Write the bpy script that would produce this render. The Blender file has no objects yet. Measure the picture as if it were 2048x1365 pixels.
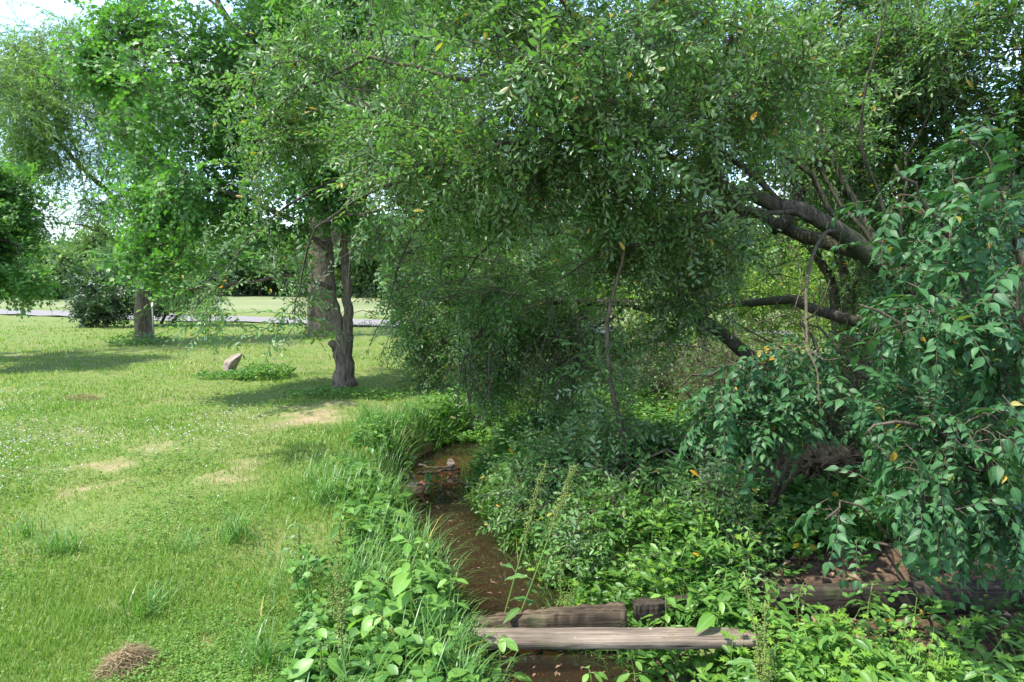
import bpy, math
import numpy as np
from math import radians, sin, cos, pi, sqrt

# ------------------------------------------------------------------ camera, sky, sun, exposure
S = bpy.context.scene
COL = S.collection
CAMZ, PITCH, FPX = 1.6, radians(4.92), 1365.0
cam = bpy.data.cameras.new("camera"); camo = bpy.data.objects.new("camera", cam); COL.objects.link(camo)
camo.location = (0, 0, CAMZ); camo.rotation_euler = (radians(90) - PITCH, 0, 0)
cam.sensor_width = 36.0; cam.lens = FPX / 2048 * 36.0; cam.clip_start = 0.05; cam.clip_end = 3000
S.camera = camo

SUN = np.array((-0.46, -0.20, 0.86)); SUN = SUN / np.linalg.norm(SUN)
world = bpy.data.worlds.new("World"); S.world = world; world.use_nodes = True
nt = world.node_tree; nt.nodes.clear()
out = nt.nodes.new("ShaderNodeOutputWorld"); bg = nt.nodes.new("ShaderNodeBackground")
sky = nt.nodes.new("ShaderNodeTexSky"); sky.sky_type = 'NISHITA'; sky.sun_disc = False
sky.sun_elevation = math.asin(SUN[2]); sky.sun_rotation = math.atan2(SUN[0], SUN[1])
sky.air_density = 1.0; sky.dust_density = 0.6; sky.ozone_density = 2.5
tc = nt.nodes.new("ShaderNodeTexCoord"); mp = nt.nodes.new("ShaderNodeMapping"); mp.inputs['Scale'].default_value = (1.0, 1.0, 2.2)
mp.inputs['Location'].default_value = (0.35, 0.1, 0.0)
ns = nt.nodes.new("ShaderNodeTexNoise"); ns.inputs['Scale'].default_value = 3.2; ns.inputs['Detail'].default_value = 7; ns.inputs['Roughness'].default_value = 0.55
rp = nt.nodes.new("ShaderNodeValToRGB"); rp.color_ramp.elements[0].position = 0.46; rp.color_ramp.elements[1].position = 0.62
mx = nt.nodes.new("ShaderNodeMixRGB"); mx.inputs[2].default_value = (2.5, 2.7, 3.3, 1)
L = nt.links.new
L(tc.outputs['Generated'], mp.inputs['Vector']); L(mp.outputs[0], ns.inputs['Vector']); L(ns.outputs['Fac'], rp.inputs[0])
L(rp.outputs[0], mx.inputs[0]); L(sky.outputs[0], mx.inputs[1]); L(mx.outputs[0], bg.inputs[0]); L(bg.outputs[0], out.inputs[0])
bg.inputs[1].default_value = 0.15

sl = bpy.data.lights.new("sun", 'SUN'); sl.energy = 2.3; sl.angle = radians(0.6); sl.color = (1.0, 0.95, 0.86)
so = bpy.data.objects.new("sun", sl); COL.objects.link(so)
from mathutils import Vector
so.rotation_euler = Vector(SUN).to_track_quat('Z', 'Y').to_euler()
S.view_settings.view_transform = 'Standard'; S.view_settings.look = 'None'; S.view_settings.gamma = 1.0
S.view_settings.exposure = 2.1; S.view_settings.use_curve_mapping = False
S.cycles.max_bounces = 8; S.cycles.diffuse_bounces = 4; S.cycles.glossy_bounces = 3
S.cycles.transmission_bounces = 5; S.cycles.transparent_max_bounces = 6
S.cycles.caustics_reflective = False; S.cycles.caustics_refractive = False

# ------------------------------------------------------------------ pixel <-> place helpers (photo pixels 2048 x 1365)
_F = np.array((0, cos(PITCH), -sin(PITCH))); _U = np.array((0, sin(PITCH), cos(PITCH))); _X = np.array((1.0, 0, 0))
def ray(px, py): return _F + (px - 1024) / FPX * _X - (py - 682.5) / FPX * _U
def P(px, py, Y):
    d = ray(px, py); return np.array((0, 0, CAMZ)) + d * (Y / d[1])
def G(px, py, z=0.0):
    d = ray(px, py); return np.array((0, 0, CAMZ)) + d * ((z - CAMZ) / d[2])
def sm(x): x = np.clip(x, 0, 1); return x * x * (3 - 2 * x)
R0 = np.random.default_rng(7)

# ------------------------------------------------------------------ mesh building
class Geo:
    def __init__(s): s.v = []; s.t = []; s.m = []; s.r = []; s.e = []; s.n = 0
    def add(s, v, t, m=0, r=None, e=None):
        v = np.asarray(v, float).reshape(-1, 3); t = np.asarray(t, int).reshape(-1, 3)
        s.v.append(v); s.t.append(t + s.n); s.n += len(v)
        s.m.append(np.full(len(t), m, int) if np.isscalar(m) else np.asarray(m, int))
        s.r.append(np.full(len(t), R0.random()) if r is None else (np.full(len(t), float(r)) if np.isscalar(r) else r))
        s.e.append(np.ones(len(v)) if e is None else e)
    def build(s, name, mats, parent=None, smooth=False):
        me = bpy.data.meshes.new(name)
        if s.n:
            v = np.concatenate(s.v).astype(np.float32); t = np.concatenate(s.t).astype(np.int32)
            me.vertices.add(len(v)); me.vertices.foreach_set('co', v.ravel())
            me.loops.add(len(t) * 3); me.loops.foreach_set('vertex_index', t.ravel())
            me.polygons.add(len(t)); me.polygons.foreach_set('loop_start', np.arange(0, len(t) * 3, 3, dtype=np.int32))
            me.polygons.foreach_set('material_index', np.concatenate(s.m).astype(np.int32))
            if smooth: me.polygons.foreach_set('use_smooth', np.ones(len(t), dtype=bool))
            me.update(calc_edges=True)
            a = me.attributes.new('rnd', 'FLOAT', 'FACE'); a.data.foreach_set('value', np.concatenate(s.r).astype(np.float32))
            a = me.attributes.new('edge', 'FLOAT', 'POINT'); a.data.foreach_set('value', np.concatenate(s.e).astype(np.float32))
        for m in (mats if isinstance(mats, (list, tuple)) else [mats]): me.materials.append(m)
        o = bpy.data.objects.new(name, me); COL.objects.link(o)
        if parent is not None:
            o.parent = parent; o.location = -np.array(parent.location)   # geometry is in place, the thing's base is its origin
        return o
def tag(o, label=None, cat=None, group=None, kind=None):
    if label: o['label'] = label
    if cat: o['category'] = cat
    if group: o['group'] = group
    if kind: o['kind'] = kind
    return o
def thing(name, loc, label, cat, group=None):
    o = bpy.data.objects.new(name, None); COL.objects.link(o); o.location = tuple(float(c) for c in loc)
    o.empty_display_size = 0.2
    return tag(o, label, cat, group)
def copy_tree(o, loc, rz, sc, label):
    c = o.copy(); COL.objects.link(c); c.location = loc; c.rotation_euler = (0, 0, rz); c.scale = (sc,) * 3; c['label'] = label
    for ch in list(o.children):
        d = ch.copy(); COL.objects.link(d); d.parent = c
    return c

def nrm(a): return a / np.maximum(np.linalg.norm(a, axis=-1, keepdims=True), 1e-9)
def frames(ydir, up):
    """rotation matrices with columns X, Y(=ydir), Z(close to up)"""
    y = nrm(ydir); x = np.cross(y, up); bad = np.linalg.norm(x, axis=-1) < 1e-3
    if bad.any(): x[bad] = np.cross(y[bad], np.array((1.0, 0.1, 0.0)))
    x = nrm(x); z = np.cross(x, y)
    return np.stack((x, y, z), axis=-1)
def inst(g, tpl, pos, R, sc, rng, mshift=0, r=None):
    """many copies of a template merged into one part (leaves of one crown, blades of one turf)"""
    V, T, M, LID, E = tpl; n = len(pos)
    if n == 0: return
    sc = np.broadcast_to(np.asarray(sc, float), (n,)) if np.ndim(sc) < 2 else np.asarray(sc)
    vs = (V[None] * sc[:, None, None]) if sc.ndim == 1 else (V[None] * sc[:, None, :])
    v = np.einsum('nij,nvj->nvi', R, vs) + pos[:, None, :]
    t = T[None] + (np.arange(n) * len(V))[:, None, None]
    k = LID.max() + 1
    rr = (rng.random((n, k)) if r is None else np.repeat(np.asarray(r)[:, None], k, 1))[:, LID]
    g.add(v.reshape(-1, 3), t.reshape(-1, 3), np.tile(M + mshift, n), rr.ravel(), np.tile(E, n))
def tube(g, pts, rad, sides=6, m=0, cap=True, lump=0.0, rng=R0):
    pts = np.asarray(pts, float); n = len(pts); rad = np.broadcast_to(np.asarray(rad, float), (n,))
    t = np.gradient(pts, axis=0); t = nrm(t)
    ref = np.array((0.0, 0, 1)) if abs(t[0][2]) < 0.9 else np.array((1.0, 0, 0))
    x = np.empty_like(t); c = ref
    for i in range(n):
        c = c - t[i] * c.dot(t[i]); c = c / max(np.linalg.norm(c), 1e-9); x[i] = c
    y = np.cross(t, x); a = np.arange(sides) * 2 * pi / sides
    ring = x[:, None] * np.cos(a)[None, :, None] + y[:, None] * np.sin(a)[None, :, None]
    rr = rad[:, None] * (1 + lump * (rng.random((n, sides)) - .5) * 2) if lump else rad[:, None] * np.ones((1, sides))
    v = (pts[:, None] + ring * rr[..., None]).reshape(-1, 3)
    i = np.arange(n - 1)[:, None] * sides; j = np.arange(sides)[None]; k = (j + 1) % sides
    q0, q1, q2, q3 = i + j, i + k, i + sides + k, i + sides + j
    T = np.concatenate((np.stack((q0, q1, q2), -1).reshape(-1, 3), np.stack((q0, q2, q3), -1).reshape(-1, 3)))
    if cap:
        b = np.arange(1, sides - 1); o = (n - 1) * sides
        T = np.concatenate((T, np.stack((np.zeros_like(b), b + 1, b), -1), np.stack((np.full_like(b, o), o + b, o + b + 1), -1)))
    g.add(v, T, m)
def smooth_line(pts, n):
    """Catmull-Rom through the points (any number of columns)"""
    p = np.asarray(pts, float); p = np.vstack((2 * p[0] - p[1], p, 2 * p[-1] - p[-2])); k = len(p) - 3
    u = np.linspace(0, k - 1e-6, n); i = u.astype(int); f = (u - i)[:, None]
    a, b, c, d = p[i], p[i + 1], p[i + 2], p[i + 3]
    return 0.5 * (2 * b + (c - a) * f + (2 * a - 5 * b + 4 * c - d) * f ** 2 + (3 * b - a - 3 * c + d) * f ** 3)

# ------------------------------------------------------------------ leaf templates: (V, T, material per tri, leaf id per tri, edge per vert)
def leaf(rows, fold=0.12, curl=0.15, wave=0.0, m=1):
    """rows = (y, half width); unit length along +Y, folded on the midrib, curling down"""
    V = []; E = []; T = []
    z = lambda y: -curl * y * y
    mid = []; lf = []; rt = []
    for i, (y, w) in enumerate(rows):
        mid.append(len(V)); V.append((0, y, z(y))); E.append(0.0)
        if w > 0:
            wv = wave * (1 if i % 2 else -1)
            lf.append(len(V)); V.append((-w, y, z(y) + fold * w * 2 + wv)); E.append(1.0)
            rt.append(len(V)); V.append((w, y, z(y) + fold * w * 2 + wv)); E.append(1.0)
        else: lf.append(mid[-1]); rt.append(mid[-1])
    for i in range(len(rows) - 1):
        for s, f in ((lf, 0), (rt, 1)):
            q = [mid[i], mid[i + 1], s[i + 1], s[i]] if not f else [mid[i], s[i], s[i + 1], mid[i + 1]]
            for a, b, c in ((q[0], q[1], q[2]), (q[0], q[2], q[3])):
                if len({a, b, c}) == 3: T.append((a, b, c))
    T = np.array(T); n = len(T)
    return (np.array(V, float), T, np.full(n, m), np.zeros(n, int), np.array(E))
def outline_leaf(pts, curl=0.12, fold=0.1, m=1):
    """fan from the leaf base round a lobed outline (half outline mirrored)"""
    half = list(pts); full = [(x, y) for x, y in half] + [(-x, y) for x, y in reversed(half[:-1])]
    V = [(0, 0.30, 0)]; E = [0.0]
    for x, y in full: V.append((x, y, -curl * y * y + fold * abs(x))); E.append(1.0 if abs(x) > 0.03 else 0.2)
    n = len(full); T = [(0, 1 + i, 1 + (i + 1) % n) for i in range(n)]
    return (np.array(V, float), np.array(T), np.full(n, m), np.zeros(n, int), np.array(E))
OLIVE = leaf([(0, 0), (.30, .14), (.66, .19), (.9, .11), (1, 0)], .22, .10)
OLIVE_S = leaf([(0, 0), (.55, .19), (1, 0)], .22, .10)
WILLOWLEAF = leaf([(0, 0), (.4, .07), (1, 0)], .2, .25)
HONEY = leaf([(0, 0), (.12, .16), (.30, .25), (.50, .22), (.70, .11), (.86, .035), (1, 0)], .14, .30)
JEWEL = leaf([(0, 0), (.1, .13), (.3, .25), (.5, .27), (.7, .22), (.88, .12), (1, 0)], .10, .25, .012)
DOCK = leaf([(0, 0), (.08, .07), (.25, .14), (.45, .16), (.65, .13), (.85, .07), (1, 0)], .15, .45, .035)
POKE = leaf([(0, 0), (.12, .12), (.35, .22), (.6, .20), (.82, .10), (1, 0)], .15, .30, .01)
MAPLE = outline_leaf([(.03, 0), (.22, .02), (.50, .06), (.30, .26), (.62, .52), (.26, .50), (.20, .66), (0, 1.0)])
MUG = outline_leaf([(.02, 0), (.06, .2), (.34, .22), (.12, .36), (.42, .52), (.14, .55), (.30, .82), (.10, .75), (0, 1.0)], .15, .15)
ROUND = leaf([(0, 0), (.3, .36), (.7, .38), (1, 0)], .08, .1)
CLUMPLEAF = leaf([(0, 0), (.5, .34), (1, 0)], .25, .2)

def join_tpl(parts, extra=None):
    V = []; T = []; M = []; I = []; E = []; n = 0; lid = 0
    for v, t, m, l, e in parts:
        V.append(v); T.append(t + n); M.append(m); I.append(l + lid); E.append(e); n += len(v); lid += l.max() + 1
    return (np.concatenate(V), np.concatenate(T), np.concatenate(M), np.concatenate(I), np.concatenate(E))
def xf(tpl, R, p, s):
    v, t, m, l, e = tpl; return ((v * s) @ R.T + p, t, m, l, e)
def spray(lf, n, L, size, rng, droop=0.2, spread=55, twig=0.0025, flat=0.55, sides=3, opposite=False, petiole=0.1):
    """a twig with its leaves, unit frame: grows along +Y"""
    pts = [np.zeros(3)]; d = np.array((0, 1.0, 0.15)); k = 5
    for i in range(k):
        d = nrm(d + np.array((rng.normal(0, .14), 0, -droop / k * 2 + rng.normal(0, .10)))); pts.append(pts[-1] + d * L / k)
    pts = np.array(pts); g = Geo(); tube(g, pts, np.linspace(twig, twig * .4, k + 1), sides, cap=False)
    v = np.concatenate(g.v); t = np.concatenate(g.t)
    parts = [(v, t, np.zeros(len(t), int), np.zeros(len(t), int), np.ones(len(v)))]
    tan = nrm(np.gradient(pts, axis=0))
    for i in range(n):
        f = 1.0 if i == n - 1 else 0.12 + 0.88 * (i + rng.random() * .5) / n
        if opposite: f = 0.12 + 0.88 * ((i // 2) * 2 + .5) / n
        u = min(f * k, k - 1e-4); a = int(u); p = pts[a] * (1 - (u - a)) + pts[a + 1] * (u - a); tg = tan[a]
        side = (1 if i % 2 else -1)
        ang = radians(spread) * rng.uniform(.6, 1.25) * (0.15 if i == n - 1 else 1)
        sd = nrm(np.cross(tg, np.array((0, 0, 1.0))) * side + np.array((0, 0, 1)) * rng.normal(.1, 1 - flat))
        yd = nrm(tg * cos(ang) + sd * sin(ang) + np.array((0, 0, -droop * rng.random())))
        up = nrm(np.array((rng.normal(0, .35), rng.normal(0, .35), 1)))
        R = frames(yd[None], up[None])[0]; s = size * rng.uniform(.5, 1.2) * (1 - .25 * f)
        parts.append(xf(lf, R, p + yd * petiole * s, s))
    return join_tpl(parts)
def sprays(lf, cnt, seed, **kw):
    rng = np.random.default_rng(seed); return [spray(lf, rng=rng, **kw) for _ in range(cnt)]
def scatter_sprays(g, tpls, pos, ydir, rng, sc=(0.7, 1.2), upj=0.5):
    n = len(pos)
    if not n: return
    up = nrm(np.array((0, 0, 1.0)) + rng.normal(0, upj, (n, 3))); R = frames(ydir + 0.0, up); s = rng.uniform(sc[0], sc[1], n)
    w = rng.integers(0, len(tpls), n)
    for k, tp in enumerate(tpls):
        q = w == k; inst(g, tp, pos[q], R[q], s[q], rng)

# ------------------------------------------------------------------ growing woody plants towards points of their crown
def blob(rng, n, c, r, clumps=None, spread=.38):
    """points gathered in clumps inside an ellipsoid"""
    c = np.asarray(c, float); r = np.asarray(r, float)
    k = clumps or max(3, n // 9)
    d = nrm(rng.normal(size=(k, 3))) * (rng.random((k, 1)) ** (1 / 2.2))
    p = d[rng.integers(0, k, n)] + rng.normal(0, spread * .5, (n, 3))
    return c + p * r
def pxblob(rng, n, px, py, Y, rx, ry, rY, **kw):
    c = P(px, py, Y); return blob(rng, n, c, (rx * Y / FPX, rY, ry * Y / FPX), **kw)
def grow(g, limbs, targets, rng, sag=0.1, rtwig=0.004, rk=0.014, sides=5, m=0, maxlen=2.5, jit=0.06):
    """limbs: list of (points, r0, r1). Each target is reached by a curved branchlet from the nearest wood.
    returns foliage anchor points and directions"""
    N = []; D = []; RR = []
    for pts, r0, r1 in limbs:
        n = max(8, int(np.linalg.norm(np.diff(np.asarray(pts, float), axis=0), axis=1).sum() / 0.18))
        q = smooth_line(pts, n) + 0; q[1:-1] += rng.normal(0, jit * .25, (n - 2, 3)); rr = np.linspace(r0, r1, n)
        tube(g, q, rr, 12 if r0 > .04 else 6, m, lump=.025, rng=rng)
        s0 = int(n * .2); N.append(q[s0:]); D.append(nrm(np.gradient(q, axis=0))[s0:]); RR.append(rr[s0:])
    nodes = np.concatenate(N); dirs = np.concatenate(D); rad = np.concatenate(RR)
    cap = len(nodes) + len(targets) * 9
    NN = np.zeros((cap, 3)); DD = np.zeros((cap, 3)); RA = np.zeros(cap); c = len(nodes)
    NN[:c] = nodes; DD[:c] = dirs; RA[:c] = rad
    d0 = np.array([np.min(((nodes - t) ** 2).sum(1)) for t in targets]); order = np.argsort(d0)
    AP = []; AD = []
    for i in order:
        t = targets[i]; dv = t - NN[:c]; dd = np.sqrt((dv ** 2).sum(1))
        cost = dd + 0.35 * dd * (1 - (dv * DD[:c]).sum(1) / np.maximum(dd, 1e-6)) - 1.2 * np.minimum(RA[:c], .03)
        j = int(np.argmin(cost)); a = NN[j]; ln = dd[j]
        if ln < 0.03: continue
        st = nrm(DD[j] * .6 + nrm(t - a) * .9); c1 = a + st * ln * .45; c2 = t - nrm(t - a) * ln * .25 + np.array((0, 0, sag * ln))
        k = int(np.clip(ln / .15, 4, 9)); u = np.linspace(0, 1, k)[:, None]
        q = (1 - u) ** 3 * a + 3 * u * (1 - u) ** 2 * c1 + 3 * u * u * (1 - u) * c2 + u ** 3 * t
        q[1:-1] += rng.normal(0, jit * min(ln, .6) * .5, (k - 2, 3))
        r0 = min(RA[j] * .75, rtwig + rk * ln); tube(g, q, np.linspace(max(r0, rtwig), rtwig * .7, k), sides if r0 > .008 else 4, m, cap=False)
        tg = nrm(np.gradient(q, axis=0)); e = min(c + k - 1, cap)
        NN[c:e] = q[1:]; DD[c:e] = tg[1:]; RA[c:e] = np.linspace(max(r0, rtwig), rtwig * .7, k)[1:]; c = e
        s = max(1, int(k * .35)); AP.append(q[s:]); AD.append(tg[s:])
    return np.concatenate(AP), np.concatenate(AD)
def foliate(g, tpls, ap, ad, rng, per=2.0, droop=0.25, spread=0.8, sc=(.7, 1.2), jitter=.05, upj=.5):
    n = int(len(ap) * per); k = rng.integers(0, len(ap), n)
    d = nrm(ad[k] + rng.normal(0, spread, (n, 3)) + np.array((0, 0, -droop)))
    scatter_sprays(g, tpls, ap[k] + rng.normal(0, jitter, (n, 3)), d, rng, sc, upj)

# ------------------------------------------------------------------ materials
def mat(name):
    m = bpy.data.materials.new(name); m.use_nodes = True; t = m.node_tree; t.nodes.clear()
    return m, t, t.nodes.new("ShaderNodeOutputMaterial")
def rgb(h): return tuple(h) + (1,)
def ramp(t, fac, stops):
    r = t.nodes.new("ShaderNodeValToRGB"); e = r.color_ramp.elements
    while len(e) > 1: e.remove(e[0])
    e[0].position = stops[0][0]; e[0].color = rgb(stops[0][1])
    for p, c in stops[1:]:
        x = e.new(p); x.color = rgb(c)
    if fac is not None: t.links.new(fac, r.inputs[0])
    return r.outputs[0]
def noise(t, scale, detail=4, vec=None, stretch=None, rough=.55):
    n = t.nodes.new("ShaderNodeTexNoise"); n.inputs['Scale'].default_value = scale; n.inputs['Detail'].default_value = detail
    n.inputs['Roughness'].default_value = rough
    g = t.nodes.new("ShaderNodeTexCoord"); o = g.outputs['Object']
    if stretch:
        mp = t.nodes.new("ShaderNodeMapping"); mp.inputs['Scale'].default_value = stretch; t.links.new(o, mp.inputs[0]); o = mp.outputs[0]
    t.links.new(o, n.inputs['Vector']); return n.outputs['Fac']
def attr(t, name):
    a = t.nodes.new("ShaderNodeAttribute"); a.attribute_name = name; return a.outputs['Fac']
def mixc(t, fac, a, b, mode='MIX'):
    x = t.nodes.new("ShaderNodeMixRGB"); x.blend_type = mode
    for i, s in ((0, fac), (1, a), (2, b)):
        if hasattr(s, 'links') or hasattr(s, 'is_linked'): t.links.new(s, x.inputs[i])
        elif i == 0: x.inputs[0].default_value = s
        else: x.inputs[i].default_value = rgb(s)
    return x.outputs[0]
def bump(t, h, strength=.4, dist=.02):
    b = t.nodes.new("ShaderNodeBump"); b.inputs['Strength'].default_value = strength; b.inputs['Distance'].default_value = dist
    t.links.new(h, b.inputs['Height']); return b.outputs[0]
def principled(t, out, col, rough=.8, spec=.3, normal=None):
    p = t.nodes.new("ShaderNodeBsdfPrincipled"); p.inputs['Roughness'].default_value = rough; p.inputs['Specular IOR Level'].default_value = spec
    if hasattr(col, 'is_linked'): t.links.new(col, p.inputs['Base Color'])
    else: p.inputs['Base Color'].default_value = rgb(col)
    if normal is not None: t.links.new(normal, p.inputs['Normal'])
    t.links.new(p.outputs[0], out.inputs[0]); return p
def leaf_mat(name, a, b, back=None, yellow=0.0, trans=.35, spec=.4, rough=.42, vein=None, tcol=None, ycol=((.50, .30, .02), (.42, .20, .015))):
    m, t, o = mat(name); r = attr(t, 'rnd')
    y = 1 - yellow; mid = tuple((x + z) / 2 for x, z in zip(a, b))
    st = [(0, a), (.5, mid), (max(.6, y - .012), b)]
    if yellow: st += [(y, ycol[0]), (1.0, ycol[1])]
    c = ramp(t, r, st)
    if vein:
        e = attr(t, 'edge'); f = ramp(t, e, [(0, (1, 1, 1)), (.14, (0, 0, 0))]); c = mixc(t, f, c, vein)
    top = c
    if back:
        g = t.nodes.new("ShaderNodeNewGeometry"); bk = mixc(t, .65, c, back); c = mixc(t, g.outputs['Backfacing'], c, bk)
    p = t.nodes.new("ShaderNodeBsdfPrincipled"); t.links.new(c, p.inputs['Base Color'])
    p.inputs['Roughness'].default_value = rough; p.inputs['Specular IOR Level'].default_value = spec
    tr = t.nodes.new("ShaderNodeBsdfTranslucent"); tcv = mixc(t, 1.0, top, tcol or (1.25, 1.5, .55), 'MULTIPLY'); t.links.new(tcv, tr.inputs[0])
    ms = t.nodes.new("ShaderNodeMixShader"); ms.inputs[0].default_value = trans
    t.links.new(p.outputs[0], ms.inputs[1]); t.links.new(tr.outputs[0], ms.inputs[2]); t.links.new(ms.outputs[0], o.inputs[0])
    return m
def bark_mat(name, dark, light, sc=9, moss=None):
    m, t, o = mat(name); n = noise(t, sc, 6, stretch=(1, 1, .3)); f = noise(t, sc * 5, 5, stretch=(1, 1, .13), rough=.65)
    c = ramp(t, n, [(.32, dark), (.66, light)]); c = mixc(t, .6, c, ramp(t, f, [(.40, tuple(q * .55 for q in dark)), (.60, light)]))
    if moss: c = mixc(t, ramp(t, noise(t, 2.2, 4), [(.42, (0, 0, 0)), (.62, (.75, .75, .75))]), c, moss)
    principled(t, o, c, .9, .2, bump(t, f, .8, .025)); return m

M = {}
M['bark'] = bark_mat('grey brown bark', (.058, .046, .033), (.215, .172, .122))
M['bark_dark'] = bark_mat('dark mossy bark', (.030, .026, .019), (.130, .112, .082), 11, (.060, .068, .032))
M['twig'] = bark_mat('twig bark', (.055, .043, .03), (.17, .14, .10), 20)
M['twig_pale'] = bark_mat('pale dry twig', (.20, .16, .12), (.36, .31, .25), 20)
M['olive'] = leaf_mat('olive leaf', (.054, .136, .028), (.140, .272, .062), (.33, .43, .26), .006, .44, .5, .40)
M['olive_dark'] = leaf_mat('shaded olive leaf', (.052, .122, .027), (.125, .232, .052), (.25, .34, .19), .010, .44, .4, .42)  # olive leaf darkened, shade under the arch put into its colour
M['silver'] = leaf_mat('silvery olive leaf', (.056, .150, .034), (.145, .280, .066), (.32, .42, .24), .008, .30, .4, .45)
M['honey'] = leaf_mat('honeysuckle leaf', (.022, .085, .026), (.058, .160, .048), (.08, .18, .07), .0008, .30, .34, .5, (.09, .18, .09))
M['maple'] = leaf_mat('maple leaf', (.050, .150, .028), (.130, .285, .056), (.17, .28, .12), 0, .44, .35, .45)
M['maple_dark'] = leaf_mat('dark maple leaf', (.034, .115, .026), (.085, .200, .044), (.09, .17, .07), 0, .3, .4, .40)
M['willow'] = leaf_mat('willow leaf', (.115, .215, .050), (.220, .340, .100), (.24, .33, .16), 0, .48, .4, .4)
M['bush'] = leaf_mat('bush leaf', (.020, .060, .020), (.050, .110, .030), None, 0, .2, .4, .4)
M['bright'] = leaf_mat('sunlit tone leaf', (.120, .240, .026), (.240, .370, .050), None, .01, .42, .3, .45)  # colour raised so the shrubs look sunlit where trees shade them
M['wood'] = leaf_mat('woodland leaf', (.045, .120, .026), (.105, .205, .042), None, .006, .36, .4, .45)
M['far'] = leaf_mat('haze paled leaf', (.095, .175, .065), (.210, .290, .120), None, 0, .3, .2, .6)  # leaf colour paled to stand for haze over the field
M['far_dark'] = leaf_mat('haze paled green leaf', (.075, .150, .065), (.150, .240, .105), None, 0, .3, .2, .6)  # greener leaf, haze likewise put into its colour
M['jewel'] = leaf_mat('jewelweed leaf', (.110, .250, .040), (.200, .360, .070), (.16, .28, .10), 0, .38, .4, .42, (.22, .36, .10))
M['dock'] = leaf_mat('dock leaf', (.055, .150, .035), (.110, .215, .050), None, 0, .3, .45, .4, (.22, .32, .12))
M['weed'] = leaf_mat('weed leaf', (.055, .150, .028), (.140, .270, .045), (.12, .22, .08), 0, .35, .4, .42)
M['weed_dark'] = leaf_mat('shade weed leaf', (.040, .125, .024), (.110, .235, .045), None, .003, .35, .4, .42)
M['mug'] = leaf_mat('mugwort leaf', (.130, .270, .030), (.230, .390, .055), (.2, .3, .12), 0, .4, .3, .45)
M['grass'] = leaf_mat('grass blade', (.105, .215, .023), (.250, .330, .076), None, .12, .35, .3, .45, ycol=((.36, .33, .13), (.42, .34, .18)))
M['longgrass'] = leaf_mat('long grass blade', (.060, .165, .028), (.150, .270, .060), None, .002, .35, .45, .4)
M['clover'] = leaf_mat('clover leaf', (.080, .195, .026), (.180, .295, .055), None, 0, .35, .3, .45)
M['stem'] = leaf_mat('green stem', (.110, .200, .040), (.150, .220, .050), None, 0, .15, .4, .4)
M['seed'] = leaf_mat('dock seed', (.150, .210, .050), (.240, .270, .080), None, 0, .3, .2, .6)
M['litter'] = leaf_mat('dead leaf', (.080, .050, .030), (.24, .165, .10), None, 0, .1, .2, .7)
M['dry'] = leaf_mat('dry grass', (.16, .115, .06), (.30, .23, .13), None, 0, .2, .2, .7)
def flat_mat(name, dark, light, sc, rough=.85, spec=.3, bs=.5, bd=.02, stretch=None):
    m, t, o = mat(name); n = noise(t, sc, 6, stretch=stretch); principled(t, o, ramp(t, n, [(.3, dark), (.7, light)]), rough, spec, bump(t, n, bs, bd)); return m
M['flower'] = flat_mat('clover flower', (.42, .42, .36), (.62, .60, .54), 40)
M['rock'] = flat_mat('pink grey rock', (.14, .11, .09), (.34, .28, .235), 9, .85, .3, .8, .03)
M['redstone'] = flat_mat('rusty stone', (.20, .085, .045), (.42, .20, .12), 14)
M['palestone'] = flat_mat('pale stone', (.11, .09, .07), (.26, .215, .165), 14)
M['rot'] = flat_mat('rotten wood', (.035, .025, .016), (.27, .20, .125), 22, .95, .1, 1.0, .08, (1, .25, 1))
M['asphalt'] = flat_mat('asphalt', (.15, .138, .128), (.215, .20, .185), 6, .9)
M['metal_green'] = flat_mat('green painted steel', (.02, .05, .03), (.04, .08, .05), 20, .6, .5)
M['metal_white'] = flat_mat('white painted tip', (.5, .5, .5), (.65, .65, .62), 20, .6, .5)
M['red'] = flat_mat('red leaf base', (.45, .05, .015), (.6, .10, .02), 20)

def timber_mat(name, dark, light, specks):
    m, t, o = mat(name)
    n = noise(t, 3.5, 8, stretch=(.35, 9, 9)); f = noise(t, 14, 6, stretch=(.18, 5, 5)); big = noise(t, 2.6, 3)
    c = ramp(t, n, [(.28, dark), (.5, tuple((a + b) / 2 for a, b in zip(dark, light))), (.72, light)])
    c = mixc(t, .5, c, ramp(t, f, [(.35, dark), (.62, light)])); c = mixc(t, ramp(t, big, [(.42, (0, 0, 0)), (.68, (.7, .7, .7))]), c, dark)
    ck = noise(t, 5, 5, stretch=(.10, 16, 16), rough=.7); ckm = ramp(t, ck, [(.34, (1, 1, 1)), (.41, (0, 0, 0))]); c = mixc(t, ckm, c, (.018, .013, .010))
    c = mixc(t, ramp(t, noise(t, 4.5, 6, rough=.7), [(.56, (0, 0, 0)), (.68, (.6, .6, .6))]), c, (.10, .115, .05))
    if specks:
        vo = t.nodes.new("ShaderNodeTexVoronoi"); vo.inputs['Scale'].default_value = 26; tcx = t.nodes.new("ShaderNodeTexCoord"); t.links.new(tcx.outputs['Object'], vo.inputs['Vector'])
        sp = ramp(t, vo.outputs['Distance'], [(.14, (1, 1, 1)), (.19, (0, 0, 0))]); mk_ = ramp(t, noise(t, 7, 2), [(.60, (0, 0, 0)), (.63, (1, 1, 1))]); c = mixc(t, mixc(t, 1.0, sp, mk_, 'MULTIPLY'), c, (.62, .60, .56))
    principled(t, o, c, .85, .2, bump(t, mixc(t, .5, f, ckm, 'SUBTRACT'), .8, .008)); return m
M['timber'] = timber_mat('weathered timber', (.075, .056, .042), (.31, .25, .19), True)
M['timber_dark'] = timber_mat('dark timber', (.018, .014, .010), (.065, .050, .038), False)  # same grain in a much darker tone
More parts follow.
